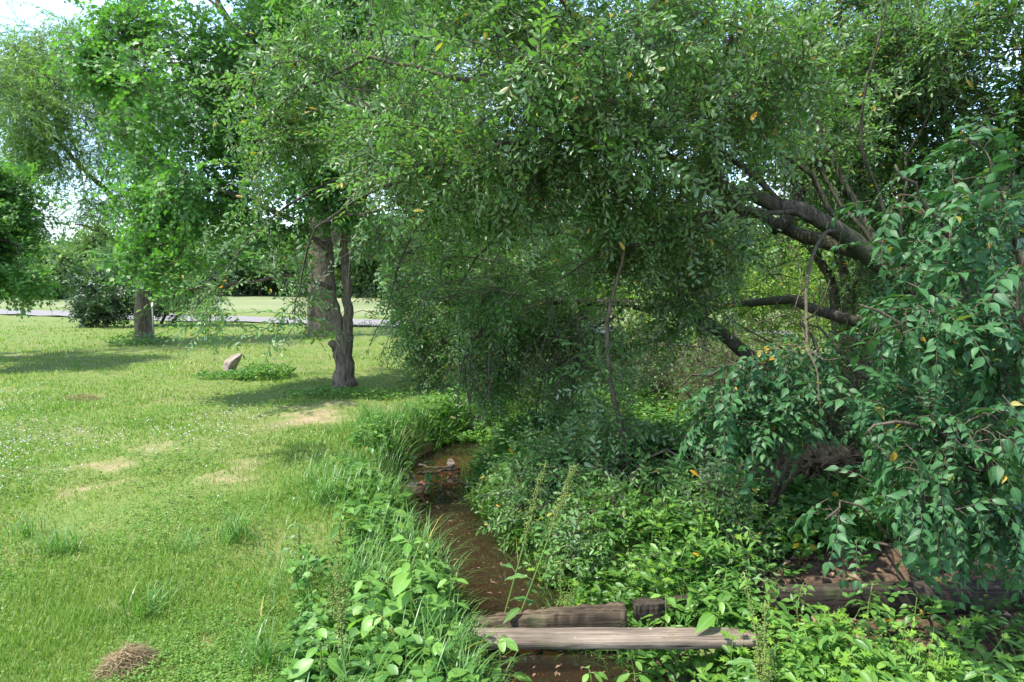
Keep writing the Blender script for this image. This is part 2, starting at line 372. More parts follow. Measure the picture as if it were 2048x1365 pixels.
M['timber_rot'] = timber_mat('rotten timber', (.022, .017, .012), (.17, .125, .080), False)

# ------------------------------------------------------------------ terrain
CREEK = np.array([G(*p, z=-.36)[:2] for p in ((1260, 1700), (1210, 1480), (1125, 1345), (1040, 1235), (965, 1140), (908, 1060), (875, 1000), (888, 945), (960, 905), (1010, 880))])
CREEK = np.vstack((CREEK, CREEK[-1] + np.array([(0.9, 1.2), (1.6, 2.6), (2.0, 4.5), (4.0, 8.0), (5.0, 14.0)])))
CW = np.array([.40, .40, .38, .36, .35, .34, .34, .36, .40, .32, .2, .14, .1, .1, .1])
_cl = smooth_line(np.column_stack((CREEK, CW)), 160)
def creek(x, y):
    """distance from the bed's edge (negative inside), side (+ = right bank)"""
    x = np.asarray(x, float); y = np.asarray(y, float); best = np.full(x.shape, 1e9); side = np.zeros(x.shape)
    a = _cl[:-1]; b = _cl[1:]
    for i in range(0, len(a), 1):
        d = b[i, :2] - a[i, :2]; l2 = d @ d
        u = np.clip(((x - a[i, 0]) * d[0] + (y - a[i, 1]) * d[1]) / l2, 0, 1)
        qx, qy = x - a[i, 0] - u * d[0], y - a[i, 1] - u * d[1]; dist = np.sqrt(qx * qx + qy * qy) - (a[i, 2] + u * (b[i, 2] - a[i, 2]))
        k = dist < best; best = np.where(k, dist, best); side = np.where(k, np.sign(d[1] * qx - d[0] * qy), side)
    return best, side
def bumps(x, y): return .012 * np.sin(3.1 * x + 1.7 * y) + .014 * np.sin(1.3 * x - 2.3 * y + 1) + .008 * np.sin(7.1 * y + 2.9 * x) + .007 * np.sin(9.3 * x - 4.1 * y + 2)
RIFFLE = G(900, 945, -.34)
def H(x, y):
    x = np.asarray(x, float); y = np.asarray(y, float)
    near = (np.abs(x) < 14) & (y < 24) & (y > -4)
    d = np.full(x.shape, 9.0); s = np.ones(x.shape)
    if near.any():
        dn, sn = creek(x[near], y[near]); d[near] = dn; s[near] = sn
    bw = np.where(s > 0, .55, .34) * (1 + .22 * np.sin(5.1 * y + 1.3 * s) + .12 * np.sin(13 * y + s))
    dep = 1 - sm((d + .05) / bw)
    z = -.44 * dep + bumps(x, y) * (1 + .6 * dep)
    rf = np.exp(-((x - RIFFLE[0]) ** 2 + ((y - RIFFLE[1]) * .55) ** 2) / .16)          # gravel riffle that dams the pool
    z += .105 * rf * (d < .25)
    z += .10 * sm((x - 1.2) / 1.5) * sm((9 - y) / 4) * (s > 0) * sm((y - 3.66) / .06) * (1 - dep)           # ground held by the edging timbers
    z -= .15 * sm((x - .25) / .5) * (s > 0) * (1 - sm((y - 3.50) / .08)) * (1 - dep)
    z += np.where(y > 30, .0045 * (y - 30) * np.clip((y - 30) / 40, 0, 1), 0) * .45
    z += np.where(np.abs(x) + np.abs(y) > 40, .10 * np.sin(x * .11) * np.sin(y * .09), 0)
    return z
BARE = [(620, 838, 95, 17), (790, 815, 60, 9), (490, 945, 45, 24), (310, 900, 70, 14), (200, 972, 42, 20), (700, 842, 60, 9), (420, 960, 60, 14), (255, 1215, 40, 18), (440, 1255, 45, 15), (500, 1330, 50, 16), (160, 940, 90, 12), (640, 812, 60, 6)]
BARE = [(G(px, py), rx * G(px, py)[1] / FPX, G(px, py - ry)[1] - G(px, py)[1]) for px, py, rx, ry in BARE]
def bare(x, y):
    v = np.zeros(np.shape(x)); x = x + .13 * np.sin(5.3 * y + 2 * x) + .06 * np.sin(13 * y - 7 * x); y = y + .16 * np.sin(4.1 * x + 1) + .07 * np.sin(11 * x + 5 * y)
    for c, rx, ry in BARE: v = np.maximum(v, np.exp(-(((x - c[0]) / rx) ** 2 + ((y - c[1]) / ry) ** 2) * 1.1) * (1 if rx > .55 else .72))
    return v
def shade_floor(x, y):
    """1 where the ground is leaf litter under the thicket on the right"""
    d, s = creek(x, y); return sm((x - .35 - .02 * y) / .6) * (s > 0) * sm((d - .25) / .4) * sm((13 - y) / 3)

def spaced(lo, hi, near, growth, c=0.0):
    a = [0.0]; st = near
    while a[-1] < hi - c: a.append(a[-1] + st); st = near if a[-1] < 4.5 else st * growth
    b = [0.0]; st = near
    while b[-1] < c - lo: b.append(b[-1] + st); st = near if b[-1] < 4.5 else st * growth
    return np.array([c - q for q in b[:0:-1]] + [c + q for q in a])
gx = spaced(-900, 900, .055, 1.06); gy = spaced(-60, 1500, .055, 1.06, 5.5)
X, Y = np.meshgrid(gx, gy); Z = H(X, Y); nx, ny = len(gx), len(gy)
g = Geo(); ii, jj = np.meshgrid(np.arange(nx - 1), np.arange(ny - 1)); q = (jj * nx + ii).ravel()
g.add(np.stack((X, Y, Z), -1).reshape(-1, 3), np.concatenate((np.stack((q, q + 1, q + nx + 1), -1), np.stack((q, q + nx + 1, q + nx), -1))), 0, .5)
m, t, o = mat('ground of turf and soil')
n1 = noise(t, .9, 5); n2 = noise(t, 6, 6); n3 = noise(t, 45, 5); n4 = noise(t, .03, 4)
turf = ramp(t, n2, [(.25, (.050, .105, .016)), (.5, (.090, .155, .025)), (.75, (.160, .205, .055))])
turf = mixc(t, ramp(t, n1, [(.35, (.15, .15, .15)), (.75, (.8, .8, .8))]), turf, (.21, .165, .085))
turf = mixc(t, .4, turf, ramp(t, n3, [(.3, (.05, .10, .016)), (.7, (.18, .25, .06))]))
soil = ramp(t, n2, [(.3, (.21, .135, .082)), (.7, (.38, .27, .18))]); soil = mixc(t, .35, soil, ramp(t, n3, [(.3, (.17, .11, .07)), (.7, (.47, .36, .25))]))
mud = ramp(t, n2, [(.3, (.055, .044, .031)), (.55, (.115, .092, .062)), (.75, (.19, .155, .105))]); mud = mixc(t, .4, mud, ramp(t, n3, [(.35, (.03, .023, .015)), (.65, (.14, .105, .065))]))
rust = ramp(t, n2, [(.3, (.12, .06, .028)), (.55, (.30, .145, .06)), (.75, (.46, .25, .12))]); rust = mixc(t, .4, rust, ramp(t, n3, [(.35, (.06, .036, .02)), (.65, (.42, .25, .13))])); mud = mixc(t, attr(t, 'rust'), mud, rust)
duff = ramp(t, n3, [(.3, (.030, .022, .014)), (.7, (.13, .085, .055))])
def edgy(a, lo=.34, hi=.66, top=1.0):
    x = t.nodes.new("ShaderNodeMath"); x.operation = 'ADD'; t.links.new(attr(t, a), x.inputs[0])
    y = t.nodes.new("ShaderNodeMath"); y.operation = 'MULTIPLY_ADD'; t.links.new(n2, y.inputs[0]); y.inputs[1].default_value = .9; y.inputs[2].default_value = -.45
    t.links.new(y.outputs[0], x.inputs[1]); return ramp(t, x.outputs[0], [(lo, (0, 0, 0)), (hi, (top, top, top))])
field = ramp(t, noise(t, .12, 6, stretch=(.35, 1, 1)), [(.3, (.115, .150, .060)), (.5, (.165, .190, .085)), (.7, (.23, .225, .12))])
c = mixc(t, attr(t, 'field'), turf, field)
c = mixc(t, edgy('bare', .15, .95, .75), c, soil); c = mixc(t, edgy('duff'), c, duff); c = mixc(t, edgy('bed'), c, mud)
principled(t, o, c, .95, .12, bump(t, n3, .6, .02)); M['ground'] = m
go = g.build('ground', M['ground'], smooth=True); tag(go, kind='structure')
def vattr(ob, name, val):
    a = ob.data.attributes.new(name, 'FLOAT', 'POINT'); a.data.foreach_set('value', np.asarray(val, np.float32).ravel())
dC = np.full(X.shape, 9.0); sC = np.ones(X.shape); k = (np.abs(X) < 14) & (Y < 24) & (Y > -4); dC[k], sC[k] = creek(X[k], Y[k])
vattr(go, 'bed', (1 - sm((dC - .02) / .34)) * (1 - sm((Y - 9.0) / 1.2))); vattr(go, 'bare', bare(X, Y) * .9); vattr(go, 'rust', np.exp(-((X - RIFFLE[0]) ** 2 + (Y - RIFFLE[1] - .5) ** 2) / .7))
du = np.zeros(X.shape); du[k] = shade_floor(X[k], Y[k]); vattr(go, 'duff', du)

# the road slants away to the left across the lawn, with the hay field beyond
RA_, RB_ = G(835, 658)[:2], G(0, 630)[:2]; rdir = (RB_ - RA_) / np.linalg.norm(RB_ - RA_); rn = np.array((rdir[1], -rdir[0])); rn = rn if rn[1] > 0 else -rn
def roadside(x, y): return (x - RA_[0]) * rn[0] + (y - RA_[1]) * rn[1]
vattr(go, 'field', sm((roadside(X, Y) - 6) / 2))
g = Geo(); us = np.linspace(-160, 160, 220); ws = np.linspace(0, 3.6, 6); pts = []
for u in us:
    for w in ws:
        p = RA_ + rdir * u + rn * w; pts.append((p[0], p[1], float(H(p[0], p[1])) + .06 - .006 * abs(w - 1.8)))
ii, jj = np.meshgrid(np.arange(5), np.arange(219)); q = (jj * 6 + ii).ravel()
g.add(pts, np.concatenate((np.stack((q, q + 1, q + 7), -1), np.stack((q, q + 7, q + 6), -1))))
tag(g.build('road', M['asphalt'], smooth=True), kind='structure')

# water of the creek: two level sheets, the pool and the shallow run above the riffle
m, t, o = mat('creek water')
gl = t.nodes.new("ShaderNodeBsdfGlossy"); gl.inputs['Roughness'].default_value = .015; tp = t.nodes.new("ShaderNodeBsdfTransparent"); tp.inputs[0].default_value = (.46, .38, .27, 1)
fr = t.nodes.new("ShaderNodeFresnel"); fr.inputs[0].default_value = 1.6; ms = t.nodes.new("ShaderNodeMixShader")
bm = bump(t, noise(t, 11, 2, stretch=(1, .5, 1)), .11, .02); L2 = t.links.new
L2(bm, gl.inputs['Normal']); L2(bm, fr.inputs['Normal']); L2(fr.outputs[0], ms.inputs[0]); df = t.nodes.new('ShaderNodeBsdfDiffuse'); df.inputs[0].default_value = (.125, .098, .066, 1); mk = t.nodes.new('ShaderNodeMixShader'); mk.inputs[0].default_value = .12; L2(tp.outputs[0], mk.inputs[1]); L2(df.outputs[0], mk.inputs[2]); L2(mk.outputs[0], ms.inputs[1]); L2(gl.outputs[0], ms.inputs[2]); L2(ms.outputs[0], o.inputs[0])
g = Geo(); n = 110; line = _cl[:n]; dd = nrm(np.gradient(line[:, :2], axis=0)); pr = np.column_stack((dd[:, 1], -dd[:, 0]))
zw = np.where(line[:, 1] < RIFFLE[1] - .12, -.335, -.30)
a_ = np.column_stack((line[:, :2] - pr * (line[:, 2:3] + .24), zw)); b_ = np.column_stack((line[:, :2] + pr * (line[:, 2:3] + .24), zw))
q = np.arange(n - 1)
g.add(np.concatenate((a_, b_)), np.concatenate((np.stack((q, q + n, q + n + 1), -1), np.stack((q, q + n + 1, q + 1), -1))))
tag(g.build('stream_water', m, smooth=True), kind='structure')

# ------------------------------------------------------------------ turf
BLADE = (np.array([(-.5, 0, 0), (.5, 0, 0), (-.35, .5, -.03), (.35, .5, -.03), (0, 1, -.16)], float), np.array([(0, 1, 3), (0, 3, 2), (2, 3, 4)]), np.zeros(3, int), np.zeros(3, int), np.ones(5))
LBLADE = (np.array([(-.5, 0, 0), (.5, 0, 0), (-.5, .35, .02), (.5, .35, .02), (-.38, .65, -.07), (.38, .65, -.07), (-.22, .87, -.22), (.22, .87, -.22), (0, 1, -.40)], float),
          np.array([(0, 1, 3), (0, 3, 2), (2, 3, 5), (2, 5, 4), (4, 5, 7), (4, 7, 6), (6, 7, 8)]), np.zeros(7, int), np.zeros(7, int), np.ones(9))
def screen_pts(rng, n, x0, x1, y0, y1, pw=1.0):
    """places on the lawn, denser near by"""
    px = rng.uniform(x0, x1, n); py = y0 + (y1 - y0) * rng.random(n) ** pw
    d = _F[None] + (px - 1024)[:, None] / FPX * _X - (py - 682.5)[:, None] / FPX * _U
    p = np.array((0, 0, CAMZ)) + d * (-CAMZ / d[:, 2])[:, None]; return p[:, 0], p[:, 1]
def blades(g, tpl, x, y, h, w, rng, lean=.45, z=None, r=None):
    n = len(x); z = H(x, y) if z is None else z; a = rng.uniform(0, 2 * pi, n); ln = np.abs(rng.normal(0, lean, n))
    up = np.stack((np.cos(a) * ln, np.sin(a) * ln, np.ones(n)), -1); hd = np.stack((np.cos(a), np.sin(a), np.zeros(n)), -1)
    R = frames(nrm(up), -hd); inst(g, tpl, np.stack((x, y, z - .004), -1), R, np.stack((w, h, h), -1), rng, r=r)
rng = np.random.default_rng(11)
x, y = screen_pts(rng, 420000, -420, 1330, 640, 1560)
d, s = creek(x, y); b = bare(x, y); fl = np.sin(x * 2.1 + 1.3 * np.sin(y * 1.7)) * np.sin(y * 1.9 - .7 * x)
keep = (rng.random(len(x)) > b * .85) & (d > .05) & (roadside(x, y) < -.2) & (shade_floor(x, y) < .5) & (rng.random(len(x)) < .66 + .34 * fl)
x, y, d, s, fl = x[keep], y[keep], d[keep], s[keep], fl[keep]
dist = np.sqrt(x * x + y * y); h = rng.uniform(.018, .055, len(x)) * (1 + .35 * fl) * (1 + 1.2 * np.exp(-np.maximum(d, 0) / .35)) * np.clip(.8 + dist / 22, 1, 1.7)
w = .0032 * np.clip(dist / 3.2, 1, 12) * rng.uniform(.7, 1.3, len(x))
pt = .5 * np.sin(1.1 * x + 2.2 * np.sin(.9 * y)) * np.sin(1.3 * y + x) + .35 * np.sin(3.7 * x + 1.9 * np.sin(2.6 * y)) * np.sin(4.1 * y - 1.7 * x) + .3 * np.sin(9 * x + 3 * y) * np.sin(8 * y - 4 * x)
g = Geo(); blades(g, BLADE, x, y, h, w, rng, .6, r=np.clip(.46 + .34 * pt + rng.normal(0, .24, len(x)) + .25 * bare(x, y), 0, 1))
tag(g.build('grass', M['grass']), 'short mown lawn grass with yellowing patches left of the creek', 'grass', kind='stuff')

g = Geo(); x, y = screen_pts(rng, 60000, -300, 900, 700, 1560); d, s = creek(x, y)
fl = np.sin(x * 3.1 + 2) * np.sin(y * 2.3 + x) + rng.normal(0, .5, len(x)); k = (d > .2) & (bare(x, y) < .35) & (s < 0) & (fl > .1); x, y = x[k], y[k]; n = len(x)
for j in range(3):
    a = rng.uniform(0, 2 * pi, n) + j * 2.1; dv = np.stack((np.cos(a), np.sin(a), rng.uniform(.0, .5, n)), -1)
    inst(g, ROUND, np.stack((x, y, H(x, y) + rng.uniform(.012, .04, n)), -1), frames(dv, nrm(np.array((0, 0, 1.0)) + rng.normal(0, .25, (n, 3)))), rng.uniform(.006, .013, n) * np.clip(np.sqrt(x * x + y * y) / 4, 1, 2.2), rng, mshift=-1)
tag(g.build('clover_leaves', M['clover']), 'low round clover leaves spread through the mown lawn', 'clover', kind='stuff')

OCT = np.array([(1, 0, 0), (-1, 0, 0), (0, 1, 0), (0, -1, 0), (0, 0, 1), (0, 0, -1)], float)
OCTT = (OCT, np.array([(0, 2, 4), (2, 1, 4), (1, 3, 4), (3, 0, 4), (2, 0, 5), (1, 2, 5), (3, 1, 5), (0, 3, 5)]), np.zeros(8, int), np.zeros(8, int), np.ones(6))
g = Geo(); x, y = screen_pts(rng, 9000, -500, 640, 745, 1010)
cl = np.sin(x * 1.7 + .5) * np.sin(y * 1.4 + .8 * x) + rng.normal(0, .45, len(x)); wgt = np.exp(-((y - 7.3) / 2.0) ** 2) * sm((-1.9 - x) / 2.0)
k = (cl > .15) & (rng.random(len(x)) < wgt * .6 + .02) & (bare(x, y) < .3); x, y = x[k], y[k]; n = len(x)
inst(g, OCTT, np.stack((x, y, H(x, y) + rng.uniform(.04, .075, n)), -1), frames(nrm(rng.normal(size=(n, 3))), nrm(rng.normal(size=(n, 3)))), rng.uniform(.0055, .0105, n), rng)
tag(g.build('clover_flowers', M['flower']), 'tiny white clover flower heads dotted over the sunny lawn', 'flowers', kind='stuff')

# long grass and weeds along the banks
def near_creek(rng, n, side, dmin, dmax, i0, i1):
    i = rng.uniform(i0, i1, n); k = i.astype(int); c = _cl[k]; t_ = nrm(_cl[np.minimum(k + 1, 159), :2] - c[:, :2]); pr = np.column_stack((t_[:, 1], -t_[:, 0])) * side
    o_ = c[:, 2] + rng.uniform(dmin, dmax, n); return c[:, 0] + pr[:, 0] * o_ + rng.normal(0, .04, n), c[:, 1] + pr[:, 1] * o_ + rng.normal(0, .06, n)
g = Geo()
x, y = near_creek(rng, 34000, -1, .03, 1.15, 2, 110); d, s = creek(x, y)
cl = np.sin(x * 4.3 + 1.1) * np.sin(y * 3.1 + x * 2) + rng.normal(0, .5, len(x)); k = (d > -.03) & (cl > -.35) & (rng.random(len(x)) < np.exp(-np.maximum(d - .15, 0) / .38)); x, y = x[k], y[k]; d = d[k]
blades(g, LBLADE, x, y, rng.uniform(.08, .34, len(x)) * (.85 + .4 * np.sin(x * 5.1 + 1) * np.sin(y * 4.3)) * (1.15 - .75 * np.clip(d / 1.1, 0, 1)), rng.uniform(.004, .008, len(x)), rng, .55)
x, y = near_creek(rng, 9000, 1, -.08, .5, 20, 158); blades(g, LBLADE, x, y, rng.uniform(.10, .34, len(x)), rng.uniform(.003, .006, len(x)), rng, .6); x, y = screen_pts(rng, 9000, 1150, 2200, 960, 1200); q = (y > 3.75) & (np.sin(x * 3.3) * np.sin(y * 2.9 + x) > .1) & (creek(x, y)[1] > 0) & (creek(x, y)[0] > .1); x, y = x[q], y[q]; blades(g, LBLADE, x, y, rng.uniform(.10, .32, len(x)), rng.uniform(.003, .006, len(x)), rng, .65)
x, y = screen_pts(rng, 1000, 1250, 2150, 1260, 1480); blades(g, LBLADE, x, y, rng.uniform(.08, .24, len(x)), rng.uniform(.004, .007, len(x)), rng, .7)
tag(g.build('bank_grass', M['longgrass']), 'long arching uncut grass fringing both banks of the creek', 'grass', kind='stuff')

def herb_cover(name, lf, mats, x, y, hmin, hmax, size, label, rng, stems=True, leafn=5):
    k = ~((y < 3.80) & (y > 2.95) & (x > .7) & (rng.random(len(x)) < np.where(x > 1.2, .9, .5))); x, y = x[k], y[k]
    """low broad-leaved growth: each sprig a few leaves on a short stalk"""
    g = Geo(); tp = []
    for _ in range(6):
        parts = []
        for j in range(leafn):
            a = rng.uniform(0, 2 * pi); el = rng.uniform(-.25, .7); dv = np.array((cos(a), sin(a), el)); zz = rng.uniform(.35, 1.0)
            parts.append(xf(lf, frames(nrm(dv)[None], nrm(np.array((rng.normal(0, .3), rng.normal(0, .3), 1)))[None])[0], np.array((0, 0, zz)) + nrm(dv) * .1, rng.uniform(.7, 1.2)))
        tp.append(join_tpl(parts))
    n = len(x); hh = rng.uniform(hmin, hmax, n); z = H(x, y); w = rng.integers(0, 6, n)
    for k in range(6):
        q = np.where(w == k)[0]
        V, T, Mi, I, E = tp[k]
        sz = rng.uniform(*size, len(q)); ang = rng.uniform(0, 2 * pi, len(q)); R = np.zeros((len(q), 3, 3)); R[:, 0, 0] = np.cos(ang); R[:, 0, 1] = -np.sin(ang); R[:, 1, 0] = np.sin(ang); R[:, 1, 1] = np.cos(ang); R[:, 2, 2] = 1
        base = np.stack((x[q], y[q], z[q] + hh[q] - sz), -1)
        inst(g, (V, T, Mi, I, E), base, R, sz, rng, mshift=-1)
    return tag(g.build(name, mats), label, 'plants', kind='stuff')
x, y = near_creek(rng, 2600, -1, .02, .55, 2, 96); k = rng.random(len(x)) < np.where(y > 5.2, .42, .60); x, y = x[k], y[k]; d, s = creek(x, y); cl = np.sin(x * 5 + 2) * np.sin(y * 3.7 - x) + rng.normal(0, .4, len(x)); k = (cl > -.1) & (d > .04)
herb_cover('bank_weeds', JEWEL, M['weed'], x[k], y[k], .04, .20, (.045, .085), 'low broad leaved weeds crowding the sunny creek bank', rng)
x, y = near_creek(rng, 5200, 1, -.02, .8, 2, 130); x2, y2 = near_creek(rng, 2600, -1, -.5, .5, 92, 159); x = np.concatenate((x, x2)); y = np.concatenate((y, y2)); d, s = creek(x, y)
herb_cover('shade_weeds', OLIVE, M['weed'], x, y, .03, .26, (.04, .075), 'dense small leaved weeds on the shaded bank of the creek', rng)
x, y = screen_pts(rng, 30000, 1100, 2500, 760, 1260); d, s = creek(x, y); k = (s > 0) & (d > .25) & (y < 13) & (np.sin(x * 2.7) * np.sin(y * 2.2 + x) + rng.normal(0, .4, len(x)) > -.15)
herb_cover('ground_cover', ROUND, M['weed_dark'], x[k], y[k], .02, .18, (.018, .055), 'creeping green ground cover over the leaf litter under the thicket', rng)
x, y = screen_pts(rng, 1500, 420, 900, 1120, 1500); d, s = creek(x, y); k = (s < 0) & (d > -.05) & (d < .9) & (np.sin(x * 6) * np.sin(y * 5) + rng.normal(0, .5, len(x)) > .1); herb_cover('lawn_edge_weeds', ROUND, M['weed'], x[k], y[k], .02, .12, (.03, .055), 'small light green weeds where the lawn meets the creek bank', rng)
x, y = screen_pts(rng, 2600, 1200, 1560, 790, 930); d, s = creek(x, y); herb_cover('sunny_cover', OLIVE, M['weed'], x, y, .04, .22, (.05, .09), 'bright green weeds in the sunlit gap behind the bank shrubs', rng)
x, y = screen_pts(rng, 620, 1180, 2250, 1235, 1500); d, s = creek(x, y); k = (s > 0) & (d > .1) & (y < 3.42); x, y = x[k], y[k]; herb_cover('front_weeds', OLIVE, M['jewel'], np.concatenate((x, x)), np.concatenate((y, y)), .04, .24, (.025, .09), 'mixed green weeds before the dark beam', rng)
g = Geo(); n = 900; i = rng.uniform(0, 85, n); c_ = _cl[i.astype(int)]; x = c_[:, 0] + rng.normal(0, .16, n); y = c_[:, 1] + rng.normal(0, .10, n); x[:420] = RIFFLE[0] + rng.normal(.05, .24, 420); y[:420] = RIFFLE[1] + rng.normal(.25, .35, 420)
inst(g, OCTT, np.stack((x, y, H(x, y)), -1), frames(nrm(rng.normal(size=(n, 3))), nrm(rng.normal(size=(n, 3)))), np.stack((rng.uniform(.006, .026, n), rng.uniform(.005, .02, n), rng.uniform(.004, .012, n)), -1), rng)
tag(g.build('gravel', flat_mat('creek gravel', (.10, .055, .03), (.40, .24, .14), 25)), 'rusty small gravel and silt lumps along the creek bed', 'gravel', kind='stuff')
g = Geo(); n = 130; i = rng.uniform(10, 75, n); c_ = _cl[i.astype(int)]; x = c_[:, 0] + rng.normal(0, .2, n); y = c_[:, 1] + rng.normal(0, .08, n); a = rng.uniform(0, 2 * pi, n)
inst(g, OLIVE_S, np.stack((x, y, np.where(y < RIFFLE[1] - .12, -.331, -.296)), -1), frames(np.stack((np.cos(a), np.sin(a), np.zeros(n)), -1), np.tile(np.array((0.0, 0, 1)), (n, 1))), rng.uniform(.02, .05, n), rng, mshift=-1)
tag(g.build('floating_leaves', M['litter']), 'small fallen leaves floating on the creek', 'leaves', kind='stuff')
# dead leaves
g = Geo(); x, y = screen_pts(rng, 6000, 1150, 2500, 780, 1500); d, s = creek(x, y); k = (s > 0) & (d > .1) & (y < 12); x, y = x[k], y[k]; n = len(x); a = rng.uniform(0, 2 * pi, n)
inst(g, CLUMPLEAF, np.stack((x, y, H(x, y) + rng.uniform(.004, .03, n)), -1), frames(np.stack((np.cos(a), np.sin(a), rng.normal(0, .25, n)), -1), nrm(np.array((0, 0, 1.0)) + rng.normal(0, .4, (n, 3)))), rng.uniform(.03, .06, n), rng, mshift=-1)
tag(g.build('leaf_litter', M['litter']), 'brown fallen leaves strewn on the shaded soil right of the creek', 'leaf litter', kind='stuff')

# ------------------------------------------------------------------ trees and shrubs
def woody(name, label, cat, base, limbs, targets, tpls, leafmat, barkmat, seed, per=2.0, sc=(.7, 1.2), droop=.25, spread=.8, upj=.5, sag=.1,
          rtwig=.004, rk=.014, group=None, extra=None, jitter=.05, twigmat=None, jit=.06):
    rng = np.random.default_rng(seed); th = thing(name, base, label, cat, group)
    w = Geo(); ap, ad = grow(w, limbs, np.asarray(targets), rng, sag=sag, rtwig=rtwig, rk=rk, jit=jit)
    if extra: extra(w, rng)
    w.build('trunk', [barkmat], th, smooth=True)
    c = Geo(); foliate(c, tpls, ap, ad, rng, per, droop, spread, sc, jitter, upj)
    c.build('crown', [twigmat or M['twig'], leafmat], th)
    return th
def PL(*pts): return [P(*p) for p in pts]
def cat_(*a): return np.concatenate(a)

# --- the big shrub that arches over the creek
rng = np.random.default_rng(21)
SP_OLIVE = sprays(OLIVE, 12, 1, n=15, L=.36, size=.058, droop=.16)
limbs = [
    (PL((1990, 900, 4.9), (1890, 690, 5.1), (1820, 580, 5.2), (1745, 520, 5.25), (1660, 455, 5.2), (1560, 405, 5.1), (1440, 375, 4.9), (1320, 310, 4.7), (1200, 270, 4.5), (1080, 275, 4.4), (960, 300, 4.4)), .095, .014),
    (PL((1720, 505, 5.3), (1640, 480, 5.5), (1555, 455, 5.7), (1480, 410, 5.9), (1380, 372, 6.0), (1250, 362, 6.2), (1100, 366, 6.4), (960, 372, 6.6), (830, 395, 6.8), (720, 430, 7.0)), .062, .016),
    (PL((1560, 760, 6.4), (1470, 690, 6.3), (1400, 640, 6.2), (1330, 612, 6.3), (1210, 605, 6.4), (1090, 608, 6.6), (980, 650, 6.8), (900, 720, 6.9)), .07, .014),
    (PL((1860, 700, 5.5), (1700, 640, 5.8), (1610, 610, 6.0), (1530, 598, 6.2), (1440, 612, 6.4), (1370, 655, 6.5), (1290, 688, 6.5)), .055, .02),
    (PL((1400, 640, 6.2), (1360, 590, 6.2), (1300, 540, 6.2), (1230, 500, 6.1), (1120, 470, 6.0), (1020, 480, 6.0)), .035, .012),
    (PL((1545, 460, 5.6), (1600, 400, 5.7), (1560, 290, 5.8), (1480, 150, 5.7), (1420, 0, 5.6), (1390, -120, 5.5)), .05, .015),
    (PL((1800, 560, 5.3), (1700, 400, 5.5), (1640, 260, 5.6), (1640, 120, 5.6), (1660, -80, 5.5)), .030, .010),
    (PL((1320, 310, 4.7), (1260, 200, 4.5), (1180, 100, 4.4), (1120, -20, 4.3), (1090, -150, 4.2)), .028, .01),
    (PL((1440, 375, 4.9), (1420, 250, 4.7), (1460, 100, 4.5), (1500, -120, 4.2)), .03, .012),
    (PL((1200, 270, 4.5), (1040, 190, 4.6), (900, 150, 4.9), (760, 120, 5.2), (620, 170, 5.5), (520, 260, 5.6)), .022, .008),
    (PL((960, 372, 6.6), (820, 330, 6.4), (680, 350, 6.2), (560, 420, 6.1), (480, 500, 6.0), (430, 580, 6.0)), .02, .005),
    (PL((1080, 275, 4.4), (900, 330, 4.7), (760, 380, 5.0), (640, 450, 5.2), (600, 560, 5.3), (590, 640, 5.3)), .018, .005),
    (PL((1560, 405, 5.1), (1480, 330, 5.0), (1390, 280, 4.8), (1290, 235, 4.6), (1190, 190, 4.5)), .026, .006),
    (PL((1690, 470, 5.2), (1600, 335, 5.2), (1490, 270, 5.1), (1390, 200, 4.9), (1330, 120, 4.8)), .022, .006),
    (PL((1820, 560, 5.2), (1760, 400, 5.2), (1720, 250, 5.1), (1760, 80, 5.0), (1780, -60, 5)), .017, .006),
    (PL((1760, 520, 5.3), (1650, 360, 5.5), (1590, 230, 5.6), (1560, 80, 5.6)), .018, .006),
    (PL((1840, 580, 5.4), (1800, 420, 5.6), (1840, 260, 5.7), (1900, 150, 5.7)), .016, .006),
    (PL((1640, 450, 5.2), (1520, 420, 5.0), (1420, 425, 4.9), (1320, 440, 4.8), (1240, 420, 4.7)), .022, .006),
    (PL((1500, 390, 5.0), (1420, 450, 5.0), (1330, 485, 5.0), (1220, 500, 5.0), (1120, 560, 5.0)), .022, .005),
    (PL((1400, 375, 5.9), (1300, 420, 5.8), (1200, 430, 5.8), (1090, 440, 5.9), (970, 500, 6.0), (900, 590, 6.1)), .024, .006),
    (PL((1210, 605, 6.4), (1130, 630, 6.4), (1090, 720, 6.4), (1070, 850, 6.4)), .02, .004),
    (PL((1250, 610, 6.4), (1190, 670, 6.3), (1150, 760, 6.3), (1120, 820, 6.3)), .018, .004),
    (PL((1090, 608, 6.6), (970, 570, 6.7), (870, 580, 6.8), (820, 660, 6.8)), .02, .004),
    (PL((1300, 370, 5.9), (1180, 330, 5.6), (1060, 345, 5.3), (940, 390, 5.2), (840, 470, 5.2)), .022, .005),
    (PL((860, 400, 5.8), (800, 520, 5.9), (770, 620, 6.0), (740, 690, 6.0)), .012, .004),
]
